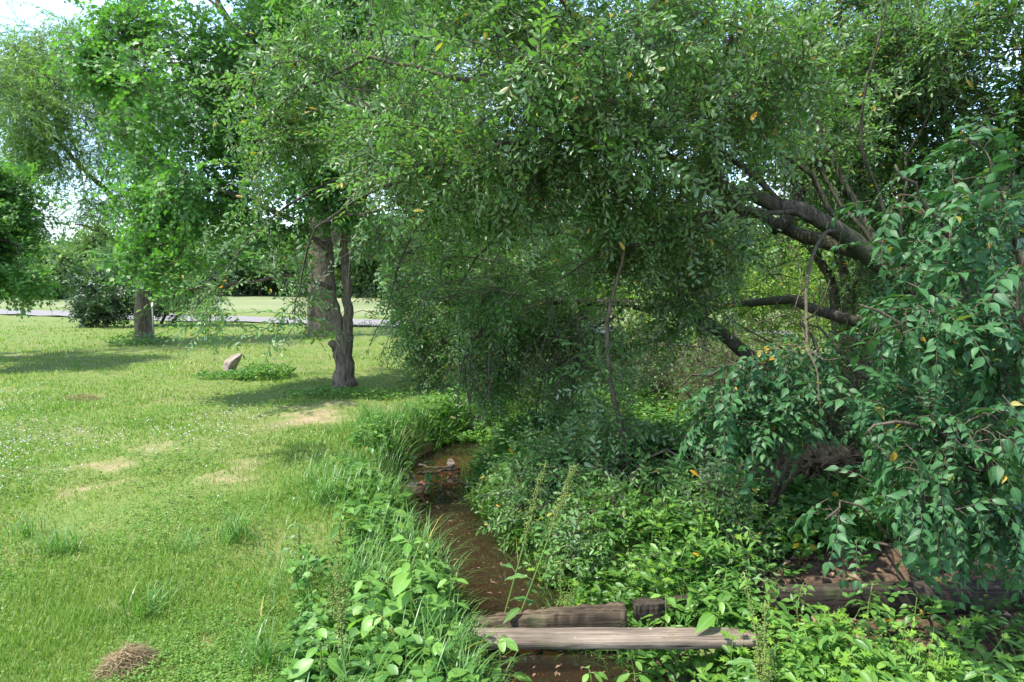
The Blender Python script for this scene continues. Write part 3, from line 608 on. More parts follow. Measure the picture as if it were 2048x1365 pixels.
tg = [pxblob(rng, 200, 1160, 150, 4.45, 330, 190, .8), pxblob(rng, 150, 1010, 330, 4.75, 310, 100, .8), pxblob(rng, 90, 1250, 470, 5.3, 220, 100, .7),
      pxblob(rng, 90, 930, 470, 6.1, 150, 150, .9), pxblob(rng, 80, 960, 630, 6.8, 110, 130, .7), pxblob(rng, 46, 1000, 760, 6.7, 130, 70, .5), pxblob(rng, 36, 1180, 720, 6.2, 110, 80, .4), pxblob(rng, 120, 740, 160, 5.4, 230, 190, .9),
      pxblob(rng, 50, 560, 320, 5.7, 120, 110, .6), pxblob(rng, 5, 560, 520, 5.5, 30, 60, .5), pxblob(rng, 8, 425, 590, 6.0, 20, 50, .3), pxblob(rng, 9, 590, 610, 5.3, 18, 50, .2), pxblob(rng, 10, 790, 600, 6.0, 45, 70, .4),
      pxblob(rng, 100, 1480, 170, 4.9, 170, 170, .8), pxblob(rng, 70, 1390, 560, 6.0, 130, 100, .5), pxblob(rng, 60, 1100, 660, 6.5, 150, 60, .4),
      pxblob(rng, 80, 1690, 200, 5.9, 130, 160, .6), pxblob(rng, 60, 1860, 130, 5.7, 110, 130, .5), pxblob(rng, 26, 1600, 330, 5.9, 80, 60, .3), pxblob(rng, 110, 1000, -60, 4.6, 420, 90, .8), pxblob(rng, 20, 1480, 300, 5.0, 100, 60, .4)]
up = blob(rng, 120, (1.9, 3.2, 4.5), (1.0, 1.1, .6))                    # crown added out of view overhead to shade the honeysuckle
tg = cat_(*tg, up)
def hanging(w, rng):
    for i in range(26):
        a = P(rng.uniform(930, 1190), rng.uniform(620, 700), 6.0 + rng.normal(0, .2)); ln = rng.uniform(.3, .95); b = a + np.array((rng.normal(-.22, .18), rng.normal(0, .1), -ln))
        q = smooth_line([a, (a + b) / 2 + np.array((-.06, 0, .12)), b], 7); tube(w, q, np.linspace(.011, .0035, 7), 5, cap=False)
        for j in range(3):
            p = q[rng.integers(2, 6)]; e = p + np.array((rng.normal(0, .14), rng.normal(0, .1), -rng.uniform(.1, .3))); tube(w, smooth_line([p, (p + e) / 2 + rng.normal(0, .02, 3), e], 5), np.linspace(.004, .002, 5), 4, cap=False)
    for i in range(300):                                                 # bare grey twigs through the crown
        a = P(rng.uniform(700, 1700), rng.uniform(60, 640), rng.uniform(4.4, 6.2)); d = nrm(np.array((rng.normal(-.5, .6), rng.normal(0, .5), rng.normal(-.1, .5)))); ln = rng.uniform(.2, .7)
        tube(w, smooth_line([a, a + d * ln * .5 + rng.normal(0, .03, 3), a + d * ln + np.array((0, 0, -.08))], 6), np.linspace(.004, .0018, 6), 4, cap=False)
woody('arching_shrub', 'large silvery leaved shrub arching over the creek on thick bent limbs', 'shrub', P(1990, 900, 4.9) * (1, 1, 0), limbs, tg, SP_OLIVE, M['olive'], M['bark_dark'], 3,
      per=2.1, sc=(.65, 1.3), droop=.08, upj=.7, sag=.12, extra=hanging)

# --- denser trees behind, leaf colour darkened for the shade they stand in
SP_DARK = sprays(OLIVE_S, 8, 2, n=15, L=.50, size=.085, droop=.35)
def shade_tree(label, limbs, tg, seed, per=2.2):
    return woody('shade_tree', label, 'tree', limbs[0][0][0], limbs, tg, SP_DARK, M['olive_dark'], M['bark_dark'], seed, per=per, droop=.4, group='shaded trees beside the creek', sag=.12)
b = G(880, 752); Yb = b[1]
shade_tree('dark trunked tree with a leafy hanging crown just behind the creek bend', [(PL((878, 752, Yb), (882, 690, Yb), (893, 610, Yb), (900, 500, Yb), (930, 380, Yb), (960, 240, Yb), (980, 60, Yb)), .13, .05), (PL((893, 610, Yb), (860, 500, Yb), (800, 400, Yb), (740, 330, Yb)), .06, .02)],
           cat_(pxblob(rng, 190, 880, 500, Yb - 1.0, 170, 200, 1.3), pxblob(rng, 160, 850, 250, Yb, 220, 230, 1.3), pxblob(rng, 60, 870, 690, Yb - 1.6, 50, 80, .5)), 31)
b = G(905, 725); Yb = b[1]
shade_tree('leaning brown trunk rising to the right behind the hanging branches', [(PL((903, 728, Yb), (915, 690, Yb), (938, 640, Yb), (985, 560, Yb), (1040, 450, Yb), (1090, 300, Yb), (1120, 100, Yb)), .17, .06), (PL((985, 560, Yb), (980, 420, Yb), (950, 300, Yb)), .07, .03)],
           cat_(pxblob(rng, 170, 1030, 480, Yb - 1.2, 160, 180, 1.4), pxblob(rng, 150, 1090, 230, Yb, 230, 230, 1.5)), 32)
b = G(972, 700); Yb = b[1]
shade_tree('straight dark trunk farthest back under the arch of branches', [(PL((970, 700, Yb), (974, 640, Yb), (980, 540, Yb), (970, 400, Yb), (960, 200, Yb)), .16, .07), (PL((980, 540, Yb), (1040, 440, Yb), (1120, 350, Yb)), .07, .03)],
           cat_(pxblob(rng, 170, 1020, 470, Yb, 190, 170, 1.6), pxblob(rng, 150, 900, 250, Yb, 240, 230, 1.6)), 33)

# --- forked maple in the lawn, its leaves hang over the left half of the picture
SP_MAPLE = sprays(MAPLE, 8, 4, n=14, L=.55, size=.082, droop=.35, spread=65, twig=.0035, petiole=.35)
b = G(690, 777); Yb = b[1]
limbs = [
    (PL((691, 790, Yb), (690, 778, Yb), (689, 764, Yb), (688, 748, Yb)), .215, .148),
    (PL((690, 780, Yb), (688, 740, Yb), (687, 700, Yb), (690, 670, Yb)), .15, .135),
    (PL((688, 685, Yb), (676, 640, Yb), (664, 580, Yb), (656, 500, Yb), (645, 380, Yb), (628, 250, Yb), (590, 110, Yb), (560, -60, Yb)), .078, .035),
    (PL((692, 685, Yb), (698, 640, Yb), (694, 570, Yb), (690, 480, Yb), (700, 340, Yb), (730, 180, Yb), (750, -60, Yb)), .085, .035),
    (PL((684, 722, Yb), (672, 702, Yb), (661, 684, Yb - .05)), .085, .055),
    (PL((664, 510, Yb), (600, 450, Yb - .2), (520, 410, Yb - .5), (420, 370, Yb - .8), (310, 310, Yb - 1.0), (200, 230, Yb - 1.1)), .05, .012),
    (PL((652, 380, Yb), (560, 260, Yb - .3), (440, 170, Yb - .6), (300, 110, Yb - .8), (190, 70, Yb - .8)), .05, .012),
    (PL((668, 580, Yb), (600, 555, Yb - .4), (520, 560, Yb - .8), (420, 575, Yb - 1.2), (330, 570, Yb - 1.5), (270, 550, Yb - 1.6)), .035, .008),
    (PL((628, 250, Yb), (540, 120, Yb - .2), (440, 20, Yb - .3), (340, -80, Yb - .4)), .04, .012)]
tg = cat_(pxblob(rng, 100, 390, 220, Yb - .9, 140, 140, 1.2), pxblob(rng, 75, 450, 90, Yb - .5, 190, 110, 1.0), pxblob(rng, 80, 420, 400, Yb - .9, 140, 80, 1.0), pxblob(rng, 34, 330, 510, Yb - 1.4, 110, 40, .7),
          pxblob(rng, 60, 560, 260, Yb - .4, 110, 150, .9), pxblob(rng, 24, 215, 130, Yb - 1.0, 70, 70, .6), pxblob(rng, 40, 250, 30, Yb - .8, 90, 60, .7), pxblob(rng, 60, 420, -90, Yb, 260, 80, 1.2), pxblob(rng, 22, 520, 450, Yb - .3, 70, 60, .7), pxblob(rng, 36, 670, 360, Yb - .3, 90, 70, .6), pxblob(rng, 90, 760, 20, Yb + .3, 220, 150, 1.4))
woody('forked_tree', 'young maple with a forked trunk and cut stub standing on the lawn', 'tree', b, limbs, tg, SP_MAPLE, M['maple'], M['bark'], 5, per=2.0, sc=(.65, 1.15), droop=.3, rtwig=.005)

# --- big trunk behind it
SP_BIG = sprays(MAPLE, 5, 6, n=13, L=.9, size=.16, droop=.3, twig=.008, petiole=.3)
b = G(648, 672); Yb = b[1]
limbs = [(PL((646, 682, Yb), (646, 672, Yb), (645, 660, Yb), (645, 645, Yb)), .62, .46), (PL((646, 676, Yb), (645, 640, Yb), (643, 580, Yb), (641, 500, Yb), (640, 380, Yb), (645, 200, Yb), (650, 0, Yb), (650, -250, Yb)), .48, .22),
         (PL((650, 500, Yb), (690, 430, Yb), (760, 330, Yb), (860, 200, Yb), (960, 50, Yb)), .20, .06), (PL((641, 300, Yb), (560, 200, Yb), (480, 80, Yb), (400, -60, Yb)), .2, .06), (PL((645, 200, Yb), (560, 60, Yb), (520, -120, Yb)), .15, .05)]
tg = cat_(pxblob(rng, 130, 590, 60, Yb, 180, 150, 2.5), pxblob(rng, 90, 700, 220, Yb, 170, 130, 2.2), pxblob(rng, 110, 820, 120, Yb, 220, 200, 2.5), pxblob(rng, 120, 600, -180, Yb, 350, 160, 3))
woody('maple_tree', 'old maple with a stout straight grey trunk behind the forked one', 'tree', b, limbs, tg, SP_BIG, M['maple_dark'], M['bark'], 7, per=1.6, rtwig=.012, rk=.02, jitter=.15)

# --- weeping willow
def willow_strand(rng, n, L, slant):
    k = 12; pts = [np.zeros(3)]; d = np.array((0, 1.0, .25))
    for i in range(k):
        d = nrm(d + np.array((rng.normal(0, .08), -.05, -.33)) + np.array((slant * .05, 0, 0))); pts.append(pts[-1] + d * L / k)
    pts = np.array(pts); g = Geo(); tube(g, pts, np.linspace(.0032, .0018, k + 1), 3, cap=False); v = np.concatenate(g.v); t = np.concatenate(g.t)
    parts = [(v, t, np.zeros(len(t), int), np.zeros(len(t), int), np.ones(len(v)))]
    for i in range(n):
        u = k * (.08 + .92 * i / n); a = min(int(u), k - 1); p = pts[a] + (pts[a + 1] - pts[a]) * (u - a)
        yd = nrm(nrm(pts[a + 1] - pts[a]) * .8 + rng.normal(0, .45, 3)); R = frames(yd[None], nrm(rng.normal(0, 1, 3) + np.array((0, 0, .6)))[None])[0]
        parts.append(xf(WILLOWLEAF, R, p, rng.uniform(.13, .2)))
    return join_tpl(parts)
wr = np.random.default_rng(61); STR = [willow_strand(wr, 34, wr.uniform(1.3, 2.4), -1) for _ in range(7)]
b = G(288, 682); Yb = b[1]
limbs = [(PL((290, 690, Yb), (289, 680, Yb), (287, 668, Yb)), .32, .225), (PL((289, 686, Yb), (286, 650, Yb), (285, 600, Yb), (292, 540, Yb), (300, 470, Yb), (296, 400, Yb), (270, 310, Yb - .3), (230, 210, Yb - .6), (180, 130, Yb - 1), (120, 80, Yb - 1.2)), .24, .02),
         (PL((300, 470, Yb), (230, 400, Yb - .5), (160, 330, Yb - 1), (90, 260, Yb - 1.5), (30, 220, Yb - 2)), .09, .015), (PL((296, 400, Yb), (330, 300, Yb), (350, 180, Yb), (330, 60, Yb)), .1, .03),
         (PL((270, 310, Yb - .3), (190, 210, Yb - 1), (120, 140, Yb - 1.5), (50, 120, Yb - 2)), .07, .012), (PL((292, 540, Yb), (240, 490, Yb - .8), (190, 460, Yb - 1.2), (150, 450, Yb - 1.5)), .05, .015)]
tg = cat_(pxblob(rng, 130, 20, 190, Yb - 2, 120, 120, 1.5), pxblob(rng, 80, 190, 210, Yb - 1, 110, 100, 1.2), pxblob(rng, 50, 40, 90, Yb - 1.5, 70, 50, 1), pxblob(rng, 60, 150, 300, Yb - 1, 90, 60, 1), pxblob(rng, 30, 60, 300, Yb - 1.5, 60, 40, 1), pxblob(rng, 30, 230, 400, Yb - .6, 70, 60, 1), pxblob(rng, 40, 130, 100, Yb - 1, 70, 60, 1), pxblob(rng, 26, 240, 420, Yb - .5, 110, 70, .9), pxblob(rng, 40, 300, 230, Yb, 110, 140, 1.2), pxblob(rng, 14, 290, 560, Yb - .8, 70, 40, .6))
woody('willow_tree', 'weeping willow with pale trailing strands and a leaning brown trunk', 'tree', b, limbs, tg, STR, M['willow'], M['bark'], 8, per=1.35, sc=(.6, 1.1), droop=.1, spread=.5, rtwig=.008, rk=.018)

# --- maple at the left edge
b = np.array((-13.2, 14.0, 0.0))
limbs = [([b, b + (0, 0, 1.5), b + (.2, -.2, 3.2), b + (.5, -.3, 5.5)], .22, .08), ([b + (.1, -.1, 2.2), P(-180, 480, 13.2), P(-60, 470, 12.8), P(40, 490, 12.5)], .07, .015), ([b + (.2, -.2, 3.0), P(-200, 380, 13.2), P(-80, 360, 13), P(10, 380, 12.7)], .07, .015)]
tg = cat_(pxblob(rng, 120, -35, 460, 12.8, 115, 65, 1.0), pxblob(rng, 80, -15, 535, 12.6, 90, 42, .9), pxblob(rng, 90, -55, 365, 13, 105, 60, 1.0), pxblob(rng, 90, -250, 330, 13.5, 160, 200, 1.4))
woody('maple_tree', 'bright green maple bough hanging low at the left edge of the lawn', 'tree', b, limbs, tg, SP_MAPLE, M['maple'], M['bark'], 9, per=2.5, sc=(.8, 1.25), rtwig=.006)

# --- dark bush by the road
SP_BUSH = sprays(CLUMPLEAF, 5, 10, n=10, L=.45, size=.13, droop=.1, twig=.006)
b = G(300, 655); Yb = b[1] + .8
limbs = [([P(300 + k * 22, 648, Yb), P(300 + k * 40, 600, Yb), P(300 + k * 55, 560 + abs(k) * 10, Yb)], .06, .02) for k in (-2, -1, 0, 1, 2)]
tg = cat_(pxblob(rng, 170, 290, 588, Yb, 130, 58, 1.5), pxblob(rng, 80, 380, 590, Yb, 80, 40, 1.0), pxblob(rng, 70, 215, 625, Yb - .3, 60, 25, .9))
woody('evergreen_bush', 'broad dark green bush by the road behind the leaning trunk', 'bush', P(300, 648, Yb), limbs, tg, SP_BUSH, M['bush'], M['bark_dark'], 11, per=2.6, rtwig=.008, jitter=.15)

# --- thicket behind on the right
SP_WOOD = sprays(OLIVE_S, 6, 12, n=12, L=.55, size=.10, droop=.2, twig=.004)
def thicket_tree(label, base_px, Y_, stems, blobs, seed, lm='wood', per=1.8):
    base = P(base_px, 700, Y_) * (1, 1, 0); r = np.random.default_rng(seed); limbs = []
    for s in stems:
        pts = [base + r.normal(0, .08, 3) * (1, 1, 0)] + [P(*p) for p in s]; limbs.append((pts, .05 + .03 * r.random(), .015))
    return woody('thicket_tree', label, 'tree', base, limbs, cat_(*[pxblob(r, *q) for q in blobs]), SP_WOOD, M[lm], M['bark_dark'], seed, per=per, sc=(.65, 1.2), group='trees of the thicket')
thicket_tree('slender many stemmed tree leaning left behind the thick mossy limb', 1900, 6.6, [[(1830, 560, 6.6), (1740, 400, 6.6), (1700, 200, 6.6), (1680, 0, 6.5)], [(1850, 520, 6.7), (1790, 350, 6.8), (1770, 150, 6.8), (1780, -50, 6.8)], [(1800, 500, 6.8), (1690, 380, 6.9), (1600, 300, 7), (1560, 120, 7)]],
             [(90, 1700, 120, 6.8, 130, 190, .9), (60, 1600, 60, 7, 110, 150, .8), (70, 1760, 380, 6.6, 120, 100, .7)], 41)
thicket_tree('dark stemmed tree high over the honeysuckle at the right edge', 2080, 6.0, [[(2030, 500, 6.0), (2000, 330, 6), (1900, 180, 6.0), (1830, 0, 5.9)], [(2060, 450, 6.2), (2040, 250, 6.2), (2060, 0, 6)], [(2000, 520, 6.4), (1930, 380, 6.4), (1900, 300, 6.4), (1880, 100, 6.4)]],
             [(60, 1990, 130, 5.9, 130, 170, .8), (90, 2000, 360, 6.0, 120, 130, .8), (22, 1880, 60, 6.2, 70, 110, .6), (80, 2150, 200, 5.6, 120, 200, .9)], 42)
thicket_tree('tree with upright thin stems filling the back of the thicket', 1700, 9.0, [[(1690, 560, 9), (1640, 360, 9), (1620, 150, 9), (1600, -60, 9)], [(1720, 540, 9.2), (1760, 330, 9.2), (1800, 120, 9.2)], [(1660, 560, 9.1), (1560, 420, 9.2), (1480, 280, 9.2), (1440, 100, 9.2)]],
             [(100, 1600, 200, 9, 170, 180, 1.3), (60, 1440, 200, 9.2, 110, 170, 1.0), (70, 1680, 440, 8.8, 120, 110, 1.0)], 43)
thicket_tree('leafy tree closing the gap behind the arch of the big shrub', 1400, 12.0, [[(1400, 560, 12), (1380, 400, 12), (1340, 200, 12), (1320, 0, 12)], [(1420, 560, 12), (1480, 420, 12), (1520, 250, 12)], [(1390, 560, 12), (1300, 430, 12), (1220, 300, 12)]],
             [(110, 1290, 100, 12, 190, 140, 1.6), (90, 1400, 470, 12, 170, 90, 1.4), (80, 1200, 400, 12, 130, 130, 1.5)], 44)
thicket_tree('shaded tree behind the honeysuckle deep in the thicket', 2050, 8.0, [[(2040, 560, 8), (2000, 380, 8), (1960, 200, 8)], [(2060, 560, 8.2), (2120, 360, 8.2), (2150, 150, 8.2)], [(2000, 600, 8.2), (1900, 480, 8.3), (1840, 400, 8.3)]],
             [(110, 1980, 480, 8, 180, 150, 1.2), (90, 2150, 300, 8, 170, 220, 1.2), (60, 1870, 560, 7.6, 120, 90, 1.0), (70, 1850, 720, 7.4, 160, 90, 1.0)], 45)
rng = np.random.default_rng(77)
def sunlit_shrub(label, px, Y_, hpx, wpx, seed, lm='bright'):
    r = np.random.default_rng(seed); base = P(px, 700, Y_) * (1, 1, 0); top = 690 - hpx
    limbs = [([base, P(px + k * wpx * .25, 690 - hpx * .4, Y_), P(px + k * wpx * .55, top + hpx * .25, Y_ + r.normal(0, .4))], .04, .012) for k in (-1.3, -.5, .4, 1.2)]
    tg = cat_(pxblob(r, 130, px, 690 - hpx * .55, Y_, wpx, hpx * .5, 1.3), pxblob(r, 60, px, 700 - hpx * .1, Y_ - .4, wpx * .9, hpx * .2, 1.0))
    return woody('sunlit_shrub', label, 'shrub', base, limbs, tg, SP_WOOD, M[lm], M['bark'], seed, per=2.0, sc=(.8, 1.4), group='sunlit shrubs behind the thicket')
sunlit_shrub('yellow green shrub coloured as if sunlit behind the crossing limbs', 1440, 19.0, 190, 120, 51)
sunlit_shrub('sunlit shrub glimpsed beneath the thick mossy limb', 1620, 18.0, 230, 110, 52)
sunlit_shrub('light green shrub behind the thin upright stem', 1250, 20.0, 120, 110, 53)
sunlit_shrub('sunny shrub behind the dark hanging honeysuckle', 1800, 17.0, 240, 120, 54, 'wood')
sunlit_shrub('low green shrub beyond the far end of the creek', 1120, 24.0, 70, 90, 55, 'wood')

SP_BRUSH = sprays(OLIVE_S, 5, 14, n=6, L=.5, size=.055, droop=.3, twig=.003)
def brush(label, px, py, Y_, wpx, hpx, seed, leafm='silver'):
    r = np.random.default_rng(seed); base = P(px, py, Y_); base[2] = float(H(base[0], base[1]))
    limbs = [([base + r.normal(0, .2, 3) * (1, 1, 0), base + np.array((r.normal(0, .4), r.normal(0, .3), .4 + .3 * r.random())), base + np.array((r.normal(0, .9), r.normal(0, .5), .7 + .6 * r.random()))], .02, .006) for _ in range(9)]
    return woody('brush_thicket', label, 'shrub', base, limbs, pxblob(r, 300, px, py - hpx * .55, Y_, wpx, hpx * .55, .8), SP_BRUSH, M[leafm], M['twig'], seed, per=1.5, group='tangled brush along the far bank', twigmat=M['twig'], rtwig=.003, rk=.005, sag=.3, jit=.16)
brush('tangled twiggy brush with sparse pale leaves behind the upright stem', 1350, 800, 9.0, 120, 120, 71)
brush('dark tangled brush under the lower crossing limb', 1480, 830, 7.6, 110, 130, 72, 'weed_dark')
brush('twiggy brush deep in shade beside the root ball', 1720, 900, 6.2, 170, 170, 73, 'weed_dark')
brush('low brush in the shade of the honeysuckle bush', 1960, 1000, 5.0, 170, 160, 74, 'weed_dark')

# thin upright stem and its few shoots
b = np.array(P(1262, 1040, 4.9)); b[2] = float(H(b[0], b[1]))
st = [b] + PL((1250, 960, 4.9), (1243, 870, 4.9), (1222, 790, 4.95), (1213, 700, 5.0), (1224, 620, 5.05), (1240, 540, 5.1), (1262, 440, 5.1), (1290, 340, 5.0))
woody('sapling', 'thin pole of a sapling standing upright before the crossing limbs', 'sapling', b, [(st, .024, .009)], cat_(pxblob(rng, 36, 1235, 860, 4.9, 60, 130, .25), pxblob(rng, 26, 1250, 420, 5.0, 80, 90, .3)), SP_OLIVE, M['olive'], M['bark'], 81, per=1.5)

# --- olive saplings trailing over the right bank
SP_SILVER = sprays(OLIVE, 8, 16, n=13, L=.30, size=.055, droop=.25, spread=60)
def bank_shrub(label, base_px, blobs, limbs, seed):
    base = np.array(P(*base_px)); base[2] = float(H(base[0], base[1])); r = np.random.default_rng(seed)
    return woody('bank_shrub', label, 'shrub', base, [([base] + [P(*p) for p in l], .014, .004) for l in limbs], cat_(*[pxblob(r, *q) for q in blobs]), SP_SILVER, M['silver'], M['twig'], seed, per=1.5, sc=(.6, 1.3), group='small leaved shrubs on the bank', rtwig=.0028, rk=.006)
bank_shrub('small grey green shrub drooping over the pool from the bank', (1130, 1060, 5.0), [(70, 1090, 960, 5.1, 85, 70, .35), (45, 1060, 1040, 4.9, 70, 50, .3), (40, 1150, 890, 5.6, 70, 50, .4)], [[(1110, 990, 5.1), (1070, 930, 5.2), (1040, 960, 5.1)], [(1150, 960, 5.2), (1160, 900, 5.4)], [(1100, 1020, 5.0), (1040, 1040, 4.9)]], 91)
bank_shrub('silvery shrub spilling down to the rotten timber', (1300, 1120, 4.1), [(80, 1230, 1060, 4.4, 110, 70, .35), (70, 1330, 1090, 4.2, 90, 80, .3), (50, 1200, 970, 4.8, 100, 60, .3)], [[(1270, 1050, 4.3), (1220, 1010, 4.4), (1170, 1030, 4.3)], [(1330, 1060, 4.2), (1380, 1080, 4.1)], [(1260, 1000, 4.5), (1210, 930, 4.7)]], 92)
bank_shrub('long arching silvery spray hanging in front of the dark beam', (1470, 1120, 4.3), [(40, 1400, 1010, 4.2, 50, 50, .2), (40, 1440, 1080, 3.9, 45, 60, .2), (40, 1470, 1165, 3.7, 60, 60, .2), (30, 1390, 1170, 3.75, 60, 50, .15), (40, 1340, 960, 4.5, 100, 60, .3)], [[(1420, 960, 4.4), (1330, 900, 4.6), (1262, 960, 4.6), (1320, 1010, 4.3), (1400, 1020, 4.2)], [(1440, 1040, 4.1), (1470, 1100, 3.8), (1520, 1190, 3.6), (1540, 1240, 3.5)]], 93)

# --- honeysuckle on the right, in deep shade
SP_HONEY = sprays(HONEY, 9, 18, n=12, L=.25, size=.068, droop=.45, opposite=True, spread=58, flat=.8, twig=.0022, petiole=.08, sides=4)
def honeysuckle(label, base, limbs, blobs, seed, per=1.15, rad=.016):
    r = np.random.default_rng(seed)
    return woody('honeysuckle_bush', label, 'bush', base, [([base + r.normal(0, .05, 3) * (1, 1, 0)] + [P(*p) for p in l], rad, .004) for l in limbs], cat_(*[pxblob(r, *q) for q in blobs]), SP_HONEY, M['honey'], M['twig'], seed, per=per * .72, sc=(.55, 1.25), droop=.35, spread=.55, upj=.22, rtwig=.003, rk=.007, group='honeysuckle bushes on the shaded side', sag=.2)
b = np.array((2.35, 3.5, .08))
honeysuckle('large honeysuckle bush hanging big pointed leaves down the right edge', b,
            [[(2010, 800, 3.3), (1930, 560, 3.1), (1850, 400, 3.0), (1790, 330, 2.9)], [(2060, 700, 3.3), (2020, 450, 3.2), (1980, 320, 3.1)], [(1980, 850, 3.2), (1860, 720, 2.9), (1780, 640, 2.8), (1720, 610, 2.8)], [(1990, 980, 3.1), (1880, 880, 2.8), (1790, 850, 2.7), (1730, 870, 2.7)], [(2030, 1050, 3.0), (1950, 980, 2.7), (1850, 980, 2.6)], [(2080, 900, 3.0), (2050, 650, 2.7), (2040, 500, 2.6)]],
            [(46, 1900, 430, 3.1, 120, 90, .3), (46, 1990, 330, 3.2, 90, 60, .3), (40, 1800, 650, 2.9, 110, 60, .25), (70, 1850, 810, 2.8, 150, 75, .3), (60, 1890, 940, 2.7, 130, 70, .25), (50, 2000, 620, 2.9, 90, 140, .35), (30, 1990, 1050, 2.8, 80, 60, .2), (60, 1960, 750, 3.4, 130, 200, .35), (50, 2100, 700, 2.8, 80, 260, .4)], 101, 1.0)
b = np.array((1.62, 4.2, .08))
honeysuckle('smaller honeysuckle bush spreading dark leaves beside the arching limb', b,
            [[(1600, 850, 4.0), (1540, 740, 3.9), (1480, 720, 3.8), (1420, 750, 3.7)], [(1570, 900, 3.9), (1500, 850, 3.7), (1450, 830, 3.6)], [(1640, 800, 3.9), (1620, 680, 3.8), (1600, 640, 3.7)]],
            [(45, 1470, 750, 3.8, 95, 55, .25), (40, 1500, 830, 3.7, 95, 50, .25), (30, 1600, 700, 3.8, 70, 60, .25), (26, 1560, 780, 3.9, 80, 60, .3)], 102, 1.1)
b = np.array((2.05, 3.85, .1))
honeysuckle('low honeysuckle shoot reaching across before the dark beam', b, [[(1800, 1080, 3.0), (1730, 1010, 2.9), (1680, 1000, 2.85), (1650, 1040, 2.8)], [(1900, 1100, 3.0), (1960, 1050, 2.9), (1990, 1010, 2.9)]],
            [(12, 1670, 1025, 2.85, 35, 35, .1), (24, 1980, 1050, 2.9, 70, 70, .2), (18, 1830, 1060, 3.0, 70, 40, .2)], 103, .9, .008)
b = np.array((3.4, 5.2, .1))
honeysuckle('deep shaded honeysuckle standing farther back at the right edge', b, [[(1960, 700, 4.8), (1880, 520, 4.6)], [(2040, 620, 4.7), (2000, 420, 4.6)], [(1900, 820, 4.5), (1800, 740, 4.4)], [(2000, 900, 4.3), (1900, 880, 4.2)]],
            [(70, 1930, 560, 4.6, 150, 150, .5), (70, 1850, 740, 4.4, 150, 110, .5), (70, 1970, 900, 4.2, 140, 110, .4), (60, 2080, 700, 4.4, 120, 250, .5)], 104, 1.1)

# dead grey branch hanging in front of the thick limb
w = Geo(); th = thing('dead_branch', P(1668, 462, 5.15), 'bare pale grey branch hanging down in front of the thick mossy limb', 'branch')
q = smooth_line(PL((1668, 462, 5.15), (1650, 466, 4.9), (1630, 500, 4.5), (1614, 560, 4.0), (1613, 640, 3.6), (1618, 700, 3.5), (1635, 745, 3.45), (1640, 800, 3.4), (1665, 815, 3.4)), 30); tube(w, q, np.linspace(.014, .0025, 30), 6)
for p0, p1, p2 in (((1613, 575, 3.92), (1598, 590, 3.85), (1580, 650, 3.7)), ((1613, 640, 3.6), (1640, 615, 3.4), (1660, 560, 3.4)), ((1620, 700, 3.5), (1650, 720, 3.4), (1690, 715, 3.4))): tube(w, smooth_line(PL(p0, p1, p2), 8), np.linspace(.005, .002, 8), 5)
w.build('limb', M['twig'], th, smooth=True)

# ------------------------------------------------------------------ far trees at the edge of the field, the hill behind
SP_FAR = sprays(CLUMPLEAF, 4, 20, n=9, L=1.3, size=.62, droop=.1, twig=.02)
def far_tree(seed, h, wd, lm, label, loc, cat='tree', name='far_tree'):
    r = np.random.default_rng(seed); base = np.array(loc, float)
    limbs = [([base, base + (0, 0, h * .3), base + (r.normal(0, .3), 0, h * .62)], h * .03, h * .01)] + [([base + (0, 0, h * .22), base + (k * wd * .3, r.normal(0, .5), h * .45), base + (k * wd * .6, r.normal(0, .8), h * .66)], h * .014, h * .005) for k in (-1, -.4, .5, 1)]
    tg = cat_(blob(r, 70, base + (0, 0, h * .62), (wd, wd, h * .38)), blob(r, 40, base + (0, 0, h * .3), (wd * 1.05, wd * 1.05, h * .26)))
    return woody(name, label, cat, base, limbs, tg, SP_FAR, M[lm], M['bark'], seed, per=2.6, sc=(.7, 1.3), jitter=.35, rtwig=.03, rk=.02, group='trees along the far field edge', spread=1.1)
def at_ground(px, Yd):
    d = ray(px, 600); x = d[0] / d[1] * Yd; return np.array((x, Yd, float(H(x, Yd)) - .1))
FT = [far_tree(201, 7.5, 4.0, 'far', 'rounded haze paled green tree at the far edge of the field, behind the stout trunk', at_ground(600, 74)),
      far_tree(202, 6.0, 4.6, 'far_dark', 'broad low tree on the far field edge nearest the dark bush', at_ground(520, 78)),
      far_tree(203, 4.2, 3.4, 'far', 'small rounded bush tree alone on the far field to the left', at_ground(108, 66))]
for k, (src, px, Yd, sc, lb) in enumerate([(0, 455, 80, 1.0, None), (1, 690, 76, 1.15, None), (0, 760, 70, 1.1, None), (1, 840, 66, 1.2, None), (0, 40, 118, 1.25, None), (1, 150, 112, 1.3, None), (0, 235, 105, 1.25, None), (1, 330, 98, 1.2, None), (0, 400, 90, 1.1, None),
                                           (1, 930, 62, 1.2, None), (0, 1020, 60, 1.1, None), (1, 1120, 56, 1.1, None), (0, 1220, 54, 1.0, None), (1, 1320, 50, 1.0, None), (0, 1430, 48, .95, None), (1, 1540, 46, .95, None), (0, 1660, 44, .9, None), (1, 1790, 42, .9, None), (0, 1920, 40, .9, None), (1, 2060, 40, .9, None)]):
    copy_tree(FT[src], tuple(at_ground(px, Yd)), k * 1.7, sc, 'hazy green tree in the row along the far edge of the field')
g = Geo(); nx_, ny_ = 160, 14; pts = []
for j in range(ny_):
    for i in range(nx_):
        x = -420 + 760 * i / (nx_ - 1); y = 230 + 220 * j / (ny_ - 1); u = j / (ny_ - 1)
        hgt = 20 * sin(pi * min(1, u * .5 + .02)) * (.55 + .3 * sin(x * .013 + 1.1) + .15 * sin(x * .037)) * (1.15 if x < -60 else .75)
        pts.append((x, y, hgt + 1.2 * sin(x * .9 + j * 2.3) * u + .9 * sin(x * .43 + j)))
